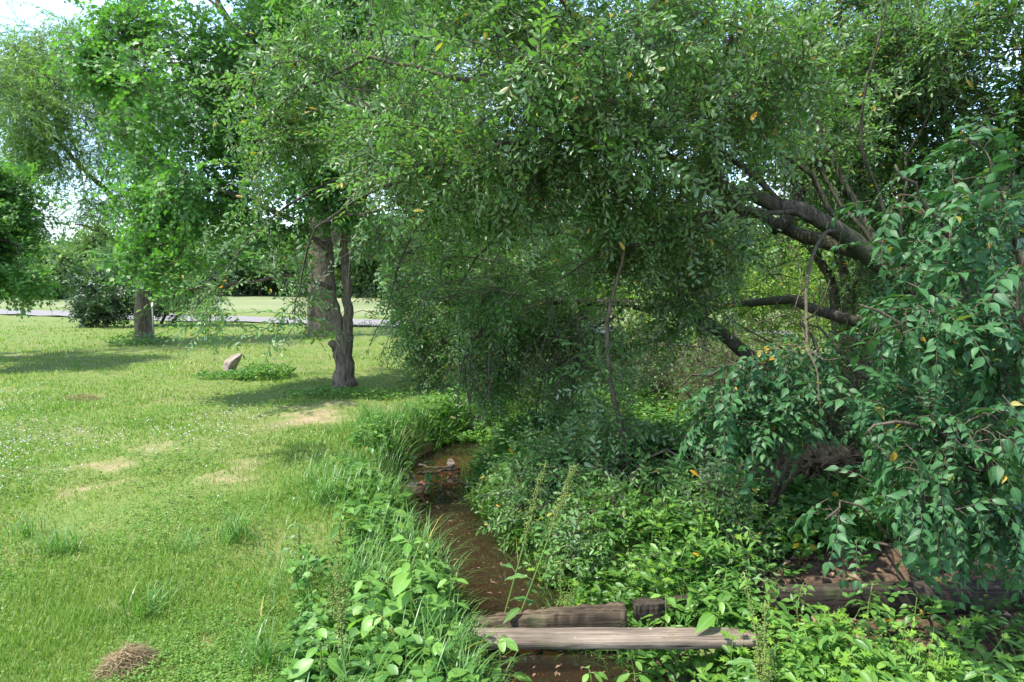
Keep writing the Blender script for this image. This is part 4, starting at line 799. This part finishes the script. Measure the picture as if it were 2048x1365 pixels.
ii, jj = np.meshgrid(np.arange(nx_ - 1), np.arange(ny_ - 1)); q = (jj * nx_ + ii).ravel()
g.add(pts, np.concatenate((np.stack((q, q + 1, q + nx_ + 1), -1), np.stack((q, q + nx_ + 1, q + nx_), -1))))
m, t, o = mat('wooded hill'); n = noise(t, .16, 6); principled(t, o, ramp(t, n, [(.3, (.045, .10, .055)), (.7, (.13, .20, .10))]), 1, .05, bump(t, n, 1, 3)); M['hill'] = m
tag(g.build('hills', M['hill'], smooth=True), kind='structure')

# ------------------------------------------------------------------ timbers
def beam(name, a, b, wd, ht, matl, label, seed, nseg=30, rough=.004, rotten=0.0):
    """a squared timber from a to b (centre line of its top), with slightly worn faces"""
    r = np.random.default_rng(seed); a = np.array(a, float); b = np.array(b, float); ln = np.linalg.norm(b - a); ex = (b - a) / ln; ey = nrm(np.cross((0, 0, 1.0), ex)); ez = np.cross(ex, ey)
    cs = []; bev = .006; k = 6
    for (u, v) in ((-.5, 0), (.5, 0), (.5, -1), (-.5, -1)): pass
    prof = [(-.5 * wd + bev, 0), (-.17 * wd, 0), (.17 * wd, 0), (.5 * wd - bev, 0), (.5 * wd, -bev), (.5 * wd, -ht * .5), (.5 * wd, -ht + bev), (.5 * wd - bev, -ht), (-.5 * wd + bev, -ht), (-.5 * wd, -ht + bev), (-.5 * wd, -ht * .5), (-.5 * wd, -bev)]
    V = []; n = len(prof)
    for i in range(nseg + 1):
        f = i / nseg
        for u, v in prof:
            top = rotten * ht * (.18 * max(0, .55 - f) + .05 * abs(sin(f * 17)) + .05 * r.random()) if v > -.01 else 0
            V.append(ex * (f * ln) + ey * (u + r.normal(0, rough)) + ez * (v + r.normal(0, rough) - top))
    T = []
    for i in range(nseg):
        for j in range(n):
            p, q = i * n + j, i * n + (j + 1) % n; T += [(p, q, q + n), (p, q + n, p + n)]
    for j in range(1, n - 1): T += [(0, j + 1, j), (nseg * n, nseg * n + j, nseg * n + j + 1)]
    g = Geo(); g.add(np.array(V), T)
    me = g.build(name, matl); me.location = a
    return tag(me, label, 'timber')
# object-space bark coordinates follow X, so the beams lie close to the X axis
zt = -.02; a = G(800, 1270, zt); b = G(1535, 1268, zt)
plank = beam('plank', a, b, .135, .038, M['timber'], 'pale weathered plank laid across the creek nearest the camera', 1, rough=.0012)
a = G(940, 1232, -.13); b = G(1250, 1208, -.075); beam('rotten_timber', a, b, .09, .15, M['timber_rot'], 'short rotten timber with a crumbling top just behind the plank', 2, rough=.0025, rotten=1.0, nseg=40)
a = G(1268, 1204, -.07); b = G(1420, 1192, -.05); beam('edging_timber', a, b, .08, .13, M['timber_dark'], 'shadowed middle timber between the rotten one and the long dark beam', 3, rough=.003)  # shade it lies in is put into its dark colour
a = G(1530, 1176, .0); b = G(2330, 1158, .03); beam('edging_timber', a, b, .08, .15, M['timber_dark'], 'long dark beam edging the bank below the honeysuckle', 4, rough=.003)
# ------------------------------------------------------------------ stones, stump, log, sticks
def stone(name, c, size, matl, label, seed, cat='rock', cuts=9, shear=(0, 0), rz=0.0, tag_=True):
    import bmesh
    bm = bmesh.new(); bmesh.ops.create_icosphere(bm, subdivisions=4, radius=1.0); r = np.random.default_rng(seed)
    v = np.array([x.co[:] for x in bm.verts]); t = np.array([[q.index for q in f.verts] for f in bm.faces]); bm.free()
    for _ in range(cuts):
        n = nrm(r.normal(size=3)); d = r.uniform(.55, .85); k = v @ n; v = v - np.maximum(k - d, 0)[:, None] * n
    for fq, am in ((3, .05), (7, .025), (15, .012)):
        ph = r.uniform(0, 6, 3); v = v * (1 + am * (np.sin(v[:, 0] * fq + ph[0]) * np.sin(v[:, 1] * fq + ph[1]) + np.sin(v[:, 2] * fq + ph[2]))[:, None])
    v = v * np.array(size); v[:, 0] += v[:, 2] * shear[0]; v[:, 1] += v[:, 2] * shear[1]
    cz, sz = cos(rz), sin(rz); v = v @ np.array(((cz, sz, 0), (-sz, cz, 0), (0, 0, 1)))
    g = Geo(); g.add(v, t); o = g.build(name, matl); o.location = tuple(c); return tag(o, label, cat) if tag_ else o
b = G(466, 742)
stone('rock', b + np.array((-.02, 0, .10)), (.165, .15, .235), M['rock'], 'pinkish grey rock leaning upright on the lawn in a patch of weeds', 41, 'rock', cuts=10, shear=(.42, .05), rz=.25)
c = G(822, 973, -.27); stone('stone', c, (.085, .06, .045), M['palestone'], 'pale rounded stone at the left edge of the creek riffle', 11, 'stone')
c = G(838, 983, -.27); stone('stone', c, (.07, .05, .05), M['redstone'], 'rusty red stone beside the pale one in the riffle', 12, 'stone', rz=.5)
c = G(848, 968, -.27); stone('stone', c, (.075, .045, .035), M['redstone'], 'flat reddish stone topmost in the riffle pile', 13, 'stone', rz=-.3)
c = G(903, 929, -.26); stone('stone', c, (.05, .04, .06), M['palestone'], 'small upright tan stone in the shallow run above the pool', 14, 'stone')
c = G(985, 918, -.27); stone('stone', c, (.10, .06, .05), M['bark_dark'], 'dark wet stone at the bend of the creek', 15, 'stone')
c = G(1008, 908, -.25); stone('stone', c, (.05, .04, .045), M['palestone'], 'pale stone beyond the dark wet one at the bend', 16, 'stone')
def stick(label, pts, r0, r1, matl='twig', name='stick', forks=()):
    g = Geo(); q = smooth_line(pts, 18); q[1:-1] += np.random.default_rng(len(label)).normal(0, r0 * .35, (16, 3)); tube(g, q, np.linspace(r0, r1, 18), 7, lump=.1)
    for f in forks: tube(g, smooth_line(f, 8), np.linspace(r1 * .9, r1 * .3, 8), 5)
    c = q[0].copy(); o = g.build(name, M[matl], smooth=True)
    o.data.transform(__import__('mathutils').Matrix.Translation(-Vector(c))); o.location = tuple(c)
    return tag(o, label, 'stick' if name == 'stick' else 'log')
GZ = lambda *p: [G(a, b, z) for a, b, z in p]
stick('longest wet stick lying across the shallow run of the creek', GZ((836, 948, -.25), (880, 943, -.25), (920, 938, -.26)), .016, .010, 'bark_dark')
stick('grey stick behind the longest one across the creek', GZ((838, 930, -.25), (870, 936, -.26), (900, 934, -.25)), .014, .009, 'twig')
stick('pale stick propped on the left bank above the stones', GZ((812, 940, -.10), (824, 952, -.2), (834, 966, -.27)), .010, .012, 'twig_pale')
stick('thin brown stick trailing off the riffle to the right', GZ((905, 960, -.25), (930, 968, -.26), (960, 985, -.26)), .012, .006, 'bark_dark', forks=[GZ((930, 968, -.26), (945, 960, -.22), (962, 962, -.2))])
stick('dark fallen branch lying on leaf litter below the root ball', GZ((1540, 1028, .05), (1580, 1024, .07), (1630, 1016, .09), (1680, 1010, .10)), .020, .016, 'bark_dark', 'fallen_branch')
c = G(1640, 985, .05); c[2] = float(H(c[0], c[1]))
th = thing('root_ball', c, 'rotten brown root ball of a fallen tree under the honeysuckle', 'stump')
so_ = stone('stump', c + np.array((0, 0, .16)), (.27, .22, .20), M['rot'], '', 22, cuts=14, shear=(.3, 0), tag_=False); so_.parent = th; so_.location = (0, 0, .16)
g = Geo(); r = np.random.default_rng(6)
for i in range(90):
    d = nrm(np.array((r.normal(), r.normal() - .3, abs(r.normal()) * .7))); s = c + np.array((0, 0, .16)) + d * (.22, .18, .16); e = s + d * r.uniform(.06, .22) + np.array((0, 0, -.05)); tube(g, smooth_line([s - d * .05, s + r.normal(0, .02, 3), e], 6), np.linspace(.014, .004, 6), 5)
tube(g, smooth_line([c + (.1, .1, .28), c + (.35, .15, .22), c + (.62, .22, .10)], 10), np.linspace(.05, .03, 10), 8, lump=.1)
g.build('roots', M['rot'], th, smooth=True)

# steel fence post by the leaning trunk
b = G(307, 668); Yb = b[1]; th = thing('fence_post', b, 'thin green steel post with a pale tip beside the willow trunk', 'post'); g = Geo(); hh = P(307, 605, Yb)[2]
for (x0, x1, y0, y1) in ((-.03, .03, -.005, .005), (-.006, .006, .005, .045)):
    v = np.array([(x, y, z) for z in (-.05, hh - .16) for x, y in ((x0, y0), (x1, y0), (x1, y1), (x0, y1))]) + b
    g.add(v, [(0, 1, 5), (0, 5, 4), (1, 2, 6), (1, 6, 5), (2, 3, 7), (2, 7, 6), (3, 0, 4), (3, 4, 7), (4, 5, 6), (4, 6, 7)])
g.build('shaft', M['metal_green'], th)
g = Geo(); v = np.array([(x, y, z) for z in (hh - .16, hh) for x, y in ((-.032, -.008), (.032, -.008), (.032, .012), (-.032, .012))]) + b
g.add(v, [(0, 1, 5), (0, 5, 4), (1, 2, 6), (1, 6, 5), (2, 3, 7), (2, 7, 6), (3, 0, 4), (3, 4, 7), (4, 5, 6), (4, 6, 7)]); g.build('tip', M['metal_white'], th)

# ------------------------------------------------------------------ single plants
def leaf_at(g, tpl, p, yd, up, s, m=0, r=None):
    R = frames(nrm(np.asarray(yd, float))[None], nrm(np.asarray(up, float))[None]); inst(g, tpl, np.asarray(p, float)[None], R, np.array([s]), R0, mshift=m - 1, r=None if r is None else [r])
def jewelweed(label, px, py, z, top, seed, size=.085, nodes=6, name='jewelweed', lm='jewel', tpl=JEWEL, group='jewelweed plants at the front of the creek', lean=(0, 0)):
    """upright juicy stem, leaves on long stalks at each node, smaller in the tip"""
    r = np.random.default_rng(seed); base = G(px, py, z); base[2] = float(H(base[0], base[1])) - .01; th = thing(name, base, label, 'plant', group)
    tip = base + np.array((lean[0], lean[1], top)); q = smooth_line([base, base + (tip - base) * .5 + r.normal(0, .015, 3), tip], 12); w = Geo(); tube(w, q, np.linspace(.006, .0025, 12), 6); f = Geo(); a = r.uniform(0, 6)
    for i in range(nodes):
        u = .25 + .75 * i / (nodes - 1); p = q[min(int(u * 11), 11)]; s = size * (1.05 if u < .8 else .62)
        for k in range(3 if i < nodes - 1 else 4):
            a += 2.2 + r.normal(0, .25); dv = np.array((cos(a), sin(a), r.uniform(.15, .55))); ln = r.uniform(.02, .075) * (1.2 - .7 * u); e = p + nrm(dv) * ln
            tube(w, smooth_line([p, p + nrm(dv) * ln * .5 + (0, 0, .004), e], 4), (.0024, .002, .0016, .0013), 4, cap=False)
            leaf_at(f, tpl, e, np.array((cos(a), sin(a), r.uniform(-.55, .05))), np.array((r.normal(0, .2), r.normal(0, .2) - .15, 1)), s * r.uniform(.75, 1.2))
    w.build('stem', M['stem'], th, smooth=True); f.build('foliage', M[lm], th, smooth=True); return th
jewelweed('tall jewelweed with broad rounded leaves left of the plank', 822, 1345, -.1, .50, 1, .115, 7)
jewelweed('jewelweed growing up against the near side of the plank', 1000, 1420, -.3, .42, 2, .12, 5)
jewelweed('jewelweed leaning over the middle of the plank', 1255, 1345, -.2, .36, 3, .085, 6)
jewelweed('jewelweed half hidden below the tall one', 770, 1375, -.05, .26, 4, .075, 5)
jewelweed('short jewelweed at the very front beneath the tall one', 880, 1440, -.1, .22, 5, .085, 4)
jewelweed('jewelweed by the pool edge behind the tall one', 850, 1230, -.15, .28, 6, .06, 6)
jewelweed('jewelweed crowding the tall one on its lawn side', 740, 1330, -.02, .36, 21, .10, 6)
jewelweed('jewelweed whose leaves hang over the near end of the plank', 905, 1360, -.15, .36, 22, .10, 5)
jewelweed('bright jewelweed in the front weeds far from the plank', 640, 1400, 0, .28, 23, .095, 5)
jewelweed('jewelweed in the shade below the middle of the plank', 1180, 1440, -.3, .34, 24, .09, 5)
jewelweed('jewelweed sprouting between the rotten timber and the long beam', 1330, 1262, -.2, .30, 25, .085, 5)
jewelweed('leafy plant hiding the far end of the middle timber', 1450, 1235, -.15, .26, 26, .075, 6, 'bank_weed', 'weed_dark', HONEY, 'broad leaved weeds at the timbers')
jewelweed('weed with oval leaves where the plank ends', 1530, 1275, -.15, .26, 27, .08, 5, 'bank_weed', 'weed', HONEY, 'broad leaved weeds at the timbers')
jewelweed('weed rising before the near end of the dark beam', 1600, 1270, -.15, .24, 28, .065, 6, 'bank_weed', 'weed', HONEY, 'broad leaved weeds at the timbers')
jewelweed('weed rising before the middle of the dark beam', 1830, 1275, -.15, .22, 29, .07, 5, 'bank_weed', 'weed_dark', HONEY, 'broad leaved weeds at the timbers')
jewelweed('broad leaved weed at the edge of the lawn', 600, 1130, 0, .24, 7, .07, 5, 'bank_weed', 'weed', HONEY, 'broad leaved weeds on the left bank')
jewelweed('leafy weed cluster under the long grass of the left bank', 690, 1110, -.05, .26, 8, .065, 6, 'bank_weed', 'weed', HONEY, 'broad leaved weeds on the left bank')
jewelweed('weed with drooping leaves nearest the pool on the left bank', 765, 1130, -.1, .26, 9, .06, 6, 'bank_weed', 'weed', HONEY, 'broad leaved weeds on the left bank')
jewelweed('tall weed standing in the grass above the riffle', 745, 985, 0, .34, 10, .085, 5, 'bank_weed', 'weed_dark', HONEY, 'broad leaved weeds on the left bank')
jewelweed('dark weed at the bend where the creek leaves the shade', 860, 935, -.1, .36, 11, .085, 6, 'bank_weed', 'weed_dark', HONEY, 'broad leaved weeds on the left bank')
jewelweed('yellow topped weed among the long grass', 815, 925, -.1, .34, 12, .06, 6, 'bank_weed', 'weed', HONEY, 'broad leaved weeds on the left bank')
jewelweed('bushy weed between the pool and the tall jewelweed', 770, 1260, -.1, .24, 13, .07, 6, 'bank_weed', 'weed', HONEY, 'broad leaved weeds on the left bank')
jewelweed('pokeweed with big oval leaves in the lower right corner', 1965, 1390, .0, .26, 14, .125, 4, 'pokeweed', 'dock', POKE, None)
jewelweed('large leaved plant in front of the middle timber', 1440, 1280, -.1, .26, 15, .12, 4, 'pokeweed', 'jewel', POKE, None)
jewelweed('leafy seedling in front of the long dark beam', 1740, 1265, -.1, .30, 16, .07, 6, 'pokeweed', 'weed', POKE, None)

def dock(label, base, tip, seed, leaves=4, seedlen=.4, red=False, lsize=.16):
    r = np.random.default_rng(seed); base = np.array(base, float); th = thing('dock_plant', base, label, 'plant', 'curly dock plants'); tip = np.array(tip, float)
    q = smooth_line([base, base + (tip - base) * .5 + r.normal(0, .012, 3), tip], 16); w = Geo(); tube(w, q, np.linspace(.006, .002, 16), 6); f = Geo(); sd = Geo()
    for i in range(leaves):
        u = .05 + .55 * (i + .5) / leaves; p = q[int(u * 15)]; a = r.uniform(0, 6.28); dv = np.array((cos(a), sin(a) * .8 - .2, .5))
        e = p + nrm(dv) * .03; tube(w, [p, e], .002, 4, cap=False); leaf_at(f, DOCK, e, np.array((dv[0], dv[1], .15)), (r.normal(0, .3), -.2, 1), lsize * (1 - .5 * u) * r.uniform(.8, 1.15))
    n0 = int(16 * (1 - seedlen))
    for br in range(4):
        if br == 0: ql = q[n0:]
        else:
            p = q[min(15, n0 + br)]; d = nrm(tip - base + r.normal(0, .12, 3)); ql = smooth_line([p, p + d * .08 + r.normal(0, .015, 3), p + d * .17], 8); tube(w, ql, .0013, 4, cap=False)
        n = 170 if br == 0 else 80; u = r.random(n) * (len(ql) - 1.01); k = u.astype(int); pp = ql[k] + (ql[k + 1] - ql[k]) * (u - k)[:, None] + r.normal(0, .009, (n, 3))
        inst(sd, OCTT, pp, frames(nrm(r.normal(size=(n, 3))), nrm(r.normal(size=(n, 3)))), r.uniform(.003, .0058, n), r)
    if red: tube(sd, smooth_line([base, base + (.02, -.01, .03), base + (.035, -.02, .07)], 6), np.linspace(.008, .004, 6), 6, m=1)
    w.build('stem', M['stem'], th, smooth=True); f.build('foliage', M['dock'], th, smooth=True); sd.build('seed_head', [M['seed'], M['red']], th); return th
def onground(px, py, z=0, dz=0): p = G(px, py, z); p[2] = float(H(p[0], p[1])) + dz; return p
def up_to(b, px, py): return P(px, py, b[1] + .12)
b = onground(976, 1262, -.25); dock('tall curly dock with a red base leaning over the pool', b, up_to(b, 1092, 925), 1, 4, .42, True)
b = onground(990, 1275, -.25); dock('second curly dock stem leaning farther right over the pool', b, up_to(b, 1150, 930), 2, 4, .36, lsize=.18)
b = onground(1518, 1400, -.1); dock('yellow seeded dock spike at the end of the plank', b, up_to(b, 1488, 1145), 3, 4, .75, lsize=.14)
b = onground(1540, 1430, -.1); dock('stout dock with heavy yellow seeds in front of the plank end', b, up_to(b, 1530, 1200), 4, 3, .8, lsize=.16)
b = onground(1135, 1262, -.25); dock('slim dock spike rising through the rotten timber', b, up_to(b, 1120, 1120), 5, 2, .7, lsize=.08)
b = onground(950, 1420, -.2); dock('dock spike with seeds in front of the near end of the plank', b, up_to(b, 940, 1230), 6, 2, .8, lsize=.1)
b = onground(690, 1420, 0); dock('thin dock spike on the left among the front weeds', b, up_to(b, 676, 1120), 7, 3, .6, lsize=.1)

def mugwort(base, h, seed, label, lm='mug'):
    r = np.random.default_rng(seed); base = np.array(base, float); th = thing('mugwort', base, label, 'plant', 'cut leaved weeds in the lower right'); w = Geo(); f = Geo(); a = r.uniform(0, 6)
    for s in range(3):
        t_ = base + np.array((r.normal(0, .07), r.normal(0, .07), h * r.uniform(.6, 1))); q = smooth_line([base, (base + t_) / 2 + r.normal(0, .015, 3), t_], 8); tube(w, q, np.linspace(.0035, .002, 8), 5)
        for i in range(9):
            u = .2 + .8 * i / 8; p = q[int(u * 7)]; a += 2.4; dv = np.array((cos(a), sin(a), r.uniform(.0, .5))); leaf_at(f, MUG, p + nrm(dv) * .012, dv, (r.normal(0, .25), r.normal(0, .25) - .2, 1), r.uniform(.06, .10) * (1 - .3 * u))
    w.build('stem', M['stem'], th, smooth=True); f.build('foliage', M[lm], th); return th
r = np.random.default_rng(8); k = 0
for px, py in ((1300, 1400), (1370, 1420), (1440, 1410), (1590, 1400), (1650, 1360), (1700, 1410), (1620, 1440), (1760, 1380), (1810, 1430), (1690, 1320), (1600, 1310), (1740, 1460), (1530, 1470), (1400, 1470), (1860, 1370), (1660, 1480), (1270, 1470), (1790, 1310), (1340, 1340), (1420, 1350), (1480, 1380), (1560, 1350), (1630, 1300), (1680, 1370), (1730, 1350), (1320, 1450), (1390, 1395), (1500, 1430), (1570, 1440), (1630, 1400), (1710, 1430), (1770, 1420), (1830, 1330), (1880, 1440), (1460, 1450), (1590, 1500), (1540, 1300), (1700, 1290), (1480, 1310), (1360, 1500), (1920, 1340), (1230, 1430)):
    k += 1; mugwort(onground(px, py, -.05), r.uniform(.18, .36), 300 + k, 'bright cut leaved mugwort sprouting in the lower right weeds')

for px, py in ((1160, 1150), (1220, 1180), (1290, 1150), (1350, 1175), (1410, 1140), (1470, 1165), (1100, 1090), (1230, 1110), (1330, 1110), (1540, 1130), (1600, 1150), (1180, 1060)):
    k += 1; t_ = mugwort(onground(px, py, -.05), r.uniform(.22, .42), 300 + k, 'feathery light green weed standing on the bank above the timbers'); t_['group'] = 'feathery weeds on the bank'
def tuft(label, px, py, n, h, seed, lm='longgrass'):
    r = np.random.default_rng(seed); b = onground(px, py); g = Geo(); x = b[0] + r.normal(0, .05, n); y = b[1] + r.normal(0, .05, n)
    blades(g, LBLADE, x, y, r.uniform(.5, 1.1, n) * h, r.uniform(.004, .007, n), r, .6); o = g.build('grass_tuft', M[lm])
    o.data.transform(__import__('mathutils').Matrix.Translation(-Vector(b))); o.location = tuple(b); return tag(o, label, 'grass tuft', 'coarse grass tufts in the lawn')
for i, a in enumerate([('wide dark grass tuft near the left edge of the lawn', 120, 1110, 90, .22), ('upright grass tuft beside the wide dark one', 60, 1070, 50, .2), ('grass tuft in the middle of the near lawn', 365, 1115, 40, .17), ('tall grass tuft on the right of the near lawn', 470, 1090, 80, .24),
                       ('grass tuft beside the white veined leaf', 285, 1225, 60, .18), ('grass tuft at the bottom edge of the lawn', 520, 1340, 90, .24), ('small tuft out on the sunny lawn left of the rock', 155, 740, 40, .18), ('low tuft before the rock', 210, 750, 26, .14),
                       ('grass tuft beside the bare earth patch', 735, 850, 120, .34), ('thick grass tuft leaning over the creek bend', 790, 880, 160, .42), ('thick grass tuft above the riffle stones', 800, 935, 160, .36), ('grass tuft halfway along the left bank', 650, 1010, 120, .30),
                       ('grass tuft at the foot of the left bank', 720, 1190, 130, .32), ('rush like tuft in shade before the middle timber', 1190, 1165, 150, .22), ('dark tuft on the shaded bank', 1130, 1130, 110, .24), ('wispy tuft in the lower right weeds', 1800, 1340, 90, .34)]): tuft(*a, seed=500 + i)

# weeds round the rock and at the trunk feet, dry heaps on the lawn
def weed_patch(label, px, py, rx, ry, n, h, size, seed, lm='weed', tpl=OLIVE, name='weed_patch'):
    r = np.random.default_rng(seed); b = onground(px, py); g = Geo(); a = r.uniform(0, 6.28, n); q = np.sqrt(r.random(n)); x = b[0] + rx * q * np.cos(a); y = b[1] + ry * q * np.sin(a); z = H(x, y) + h * r.random(n) * (1 - .6 * q) + .02; a = r.uniform(0, 6.28, n)
    inst(g, tpl, np.stack((x, y, z), -1), frames(np.stack((np.cos(a), np.sin(a), r.uniform(-.2, .8, n)), -1), nrm(np.array((0, 0, 1.0)) + r.normal(0, .4, (n, 3)))), r.uniform(*size, n), r, mshift=-1)
    o = g.build(name, M[lm]); o.data.transform(__import__('mathutils').Matrix.Translation(-Vector(b))); o.location = tuple(b); return tag(o, label, 'weeds')
weed_patch('leafy green weeds growing to the right of the leaning rock', 525, 758, .50, .40, 900, .28, (.05, .10), 1)
weed_patch('low weeds on the near side of the leaning rock', 445, 758, .45, .25, 500, .15, (.04, .08), 2)
weed_patch('weeds at the foot of the willow trunk', 275, 690, .8, .5, 500, .35, (.06, .13), 3, 'weed_dark')
weed_patch('weeds at the foot of the forked maple', 690, 795, .9, .35, 1100, .12, (.035, .07), 4)
weed_patch('weeds at the foot of the stout grey trunk', 650, 676, .9, .5, 350, .25, (.06, .13), 5, 'weed_dark')
def heap(label, px, py, rx, ry, h, n, seed, name, ln=(.05, .14)):
    r = np.random.default_rng(seed); b = onground(px, py); g = Geo(); a = r.uniform(0, 6.28, n); q = np.sqrt(r.random(n)); x = b[0] + rx * q * np.cos(a); y = b[1] + ry * q * np.sin(a); z = H(x, y) + h * (1 - q * q) * r.random(n) + .005; a = r.uniform(0, 6.28, n)
    inst(g, BLADE, np.stack((x, y, z), -1), frames(np.stack((np.cos(a), np.sin(a), r.normal(.0, .25, n)), -1), nrm(np.array((0, 0, 1.0)) + r.normal(0, .5, (n, 3)))), np.stack((r.uniform(.002, .005, n), r.uniform(*ln, n), np.full(n, .06)), -1), r)
    o = g.build(name, M['dry']); o.data.transform(__import__('mathutils').Matrix.Translation(-Vector(b))); o.location = tuple(b); return tag(o, label, 'dry grass')
heap('brown clump of dry grass at the bottom edge of the lawn', 255, 1335, .11, .12, .09, 2600, 1, 'dry_clump', (.02, .07))
heap('pale heap of dried clippings out on the clover lawn', 163, 797, .26, .16, .07, 500, 2, 'dry_clump')
heap('scatter of dry straw beside the leaning rock', 420, 745, .35, .2, .05, 350, 3, 'dry_clump')
jewelweed('plantain with one long pale leaf on the near lawn', 275, 1262, 0, .03, 40, .16, 2, 'plantain', 'jewel', DOCK, None)
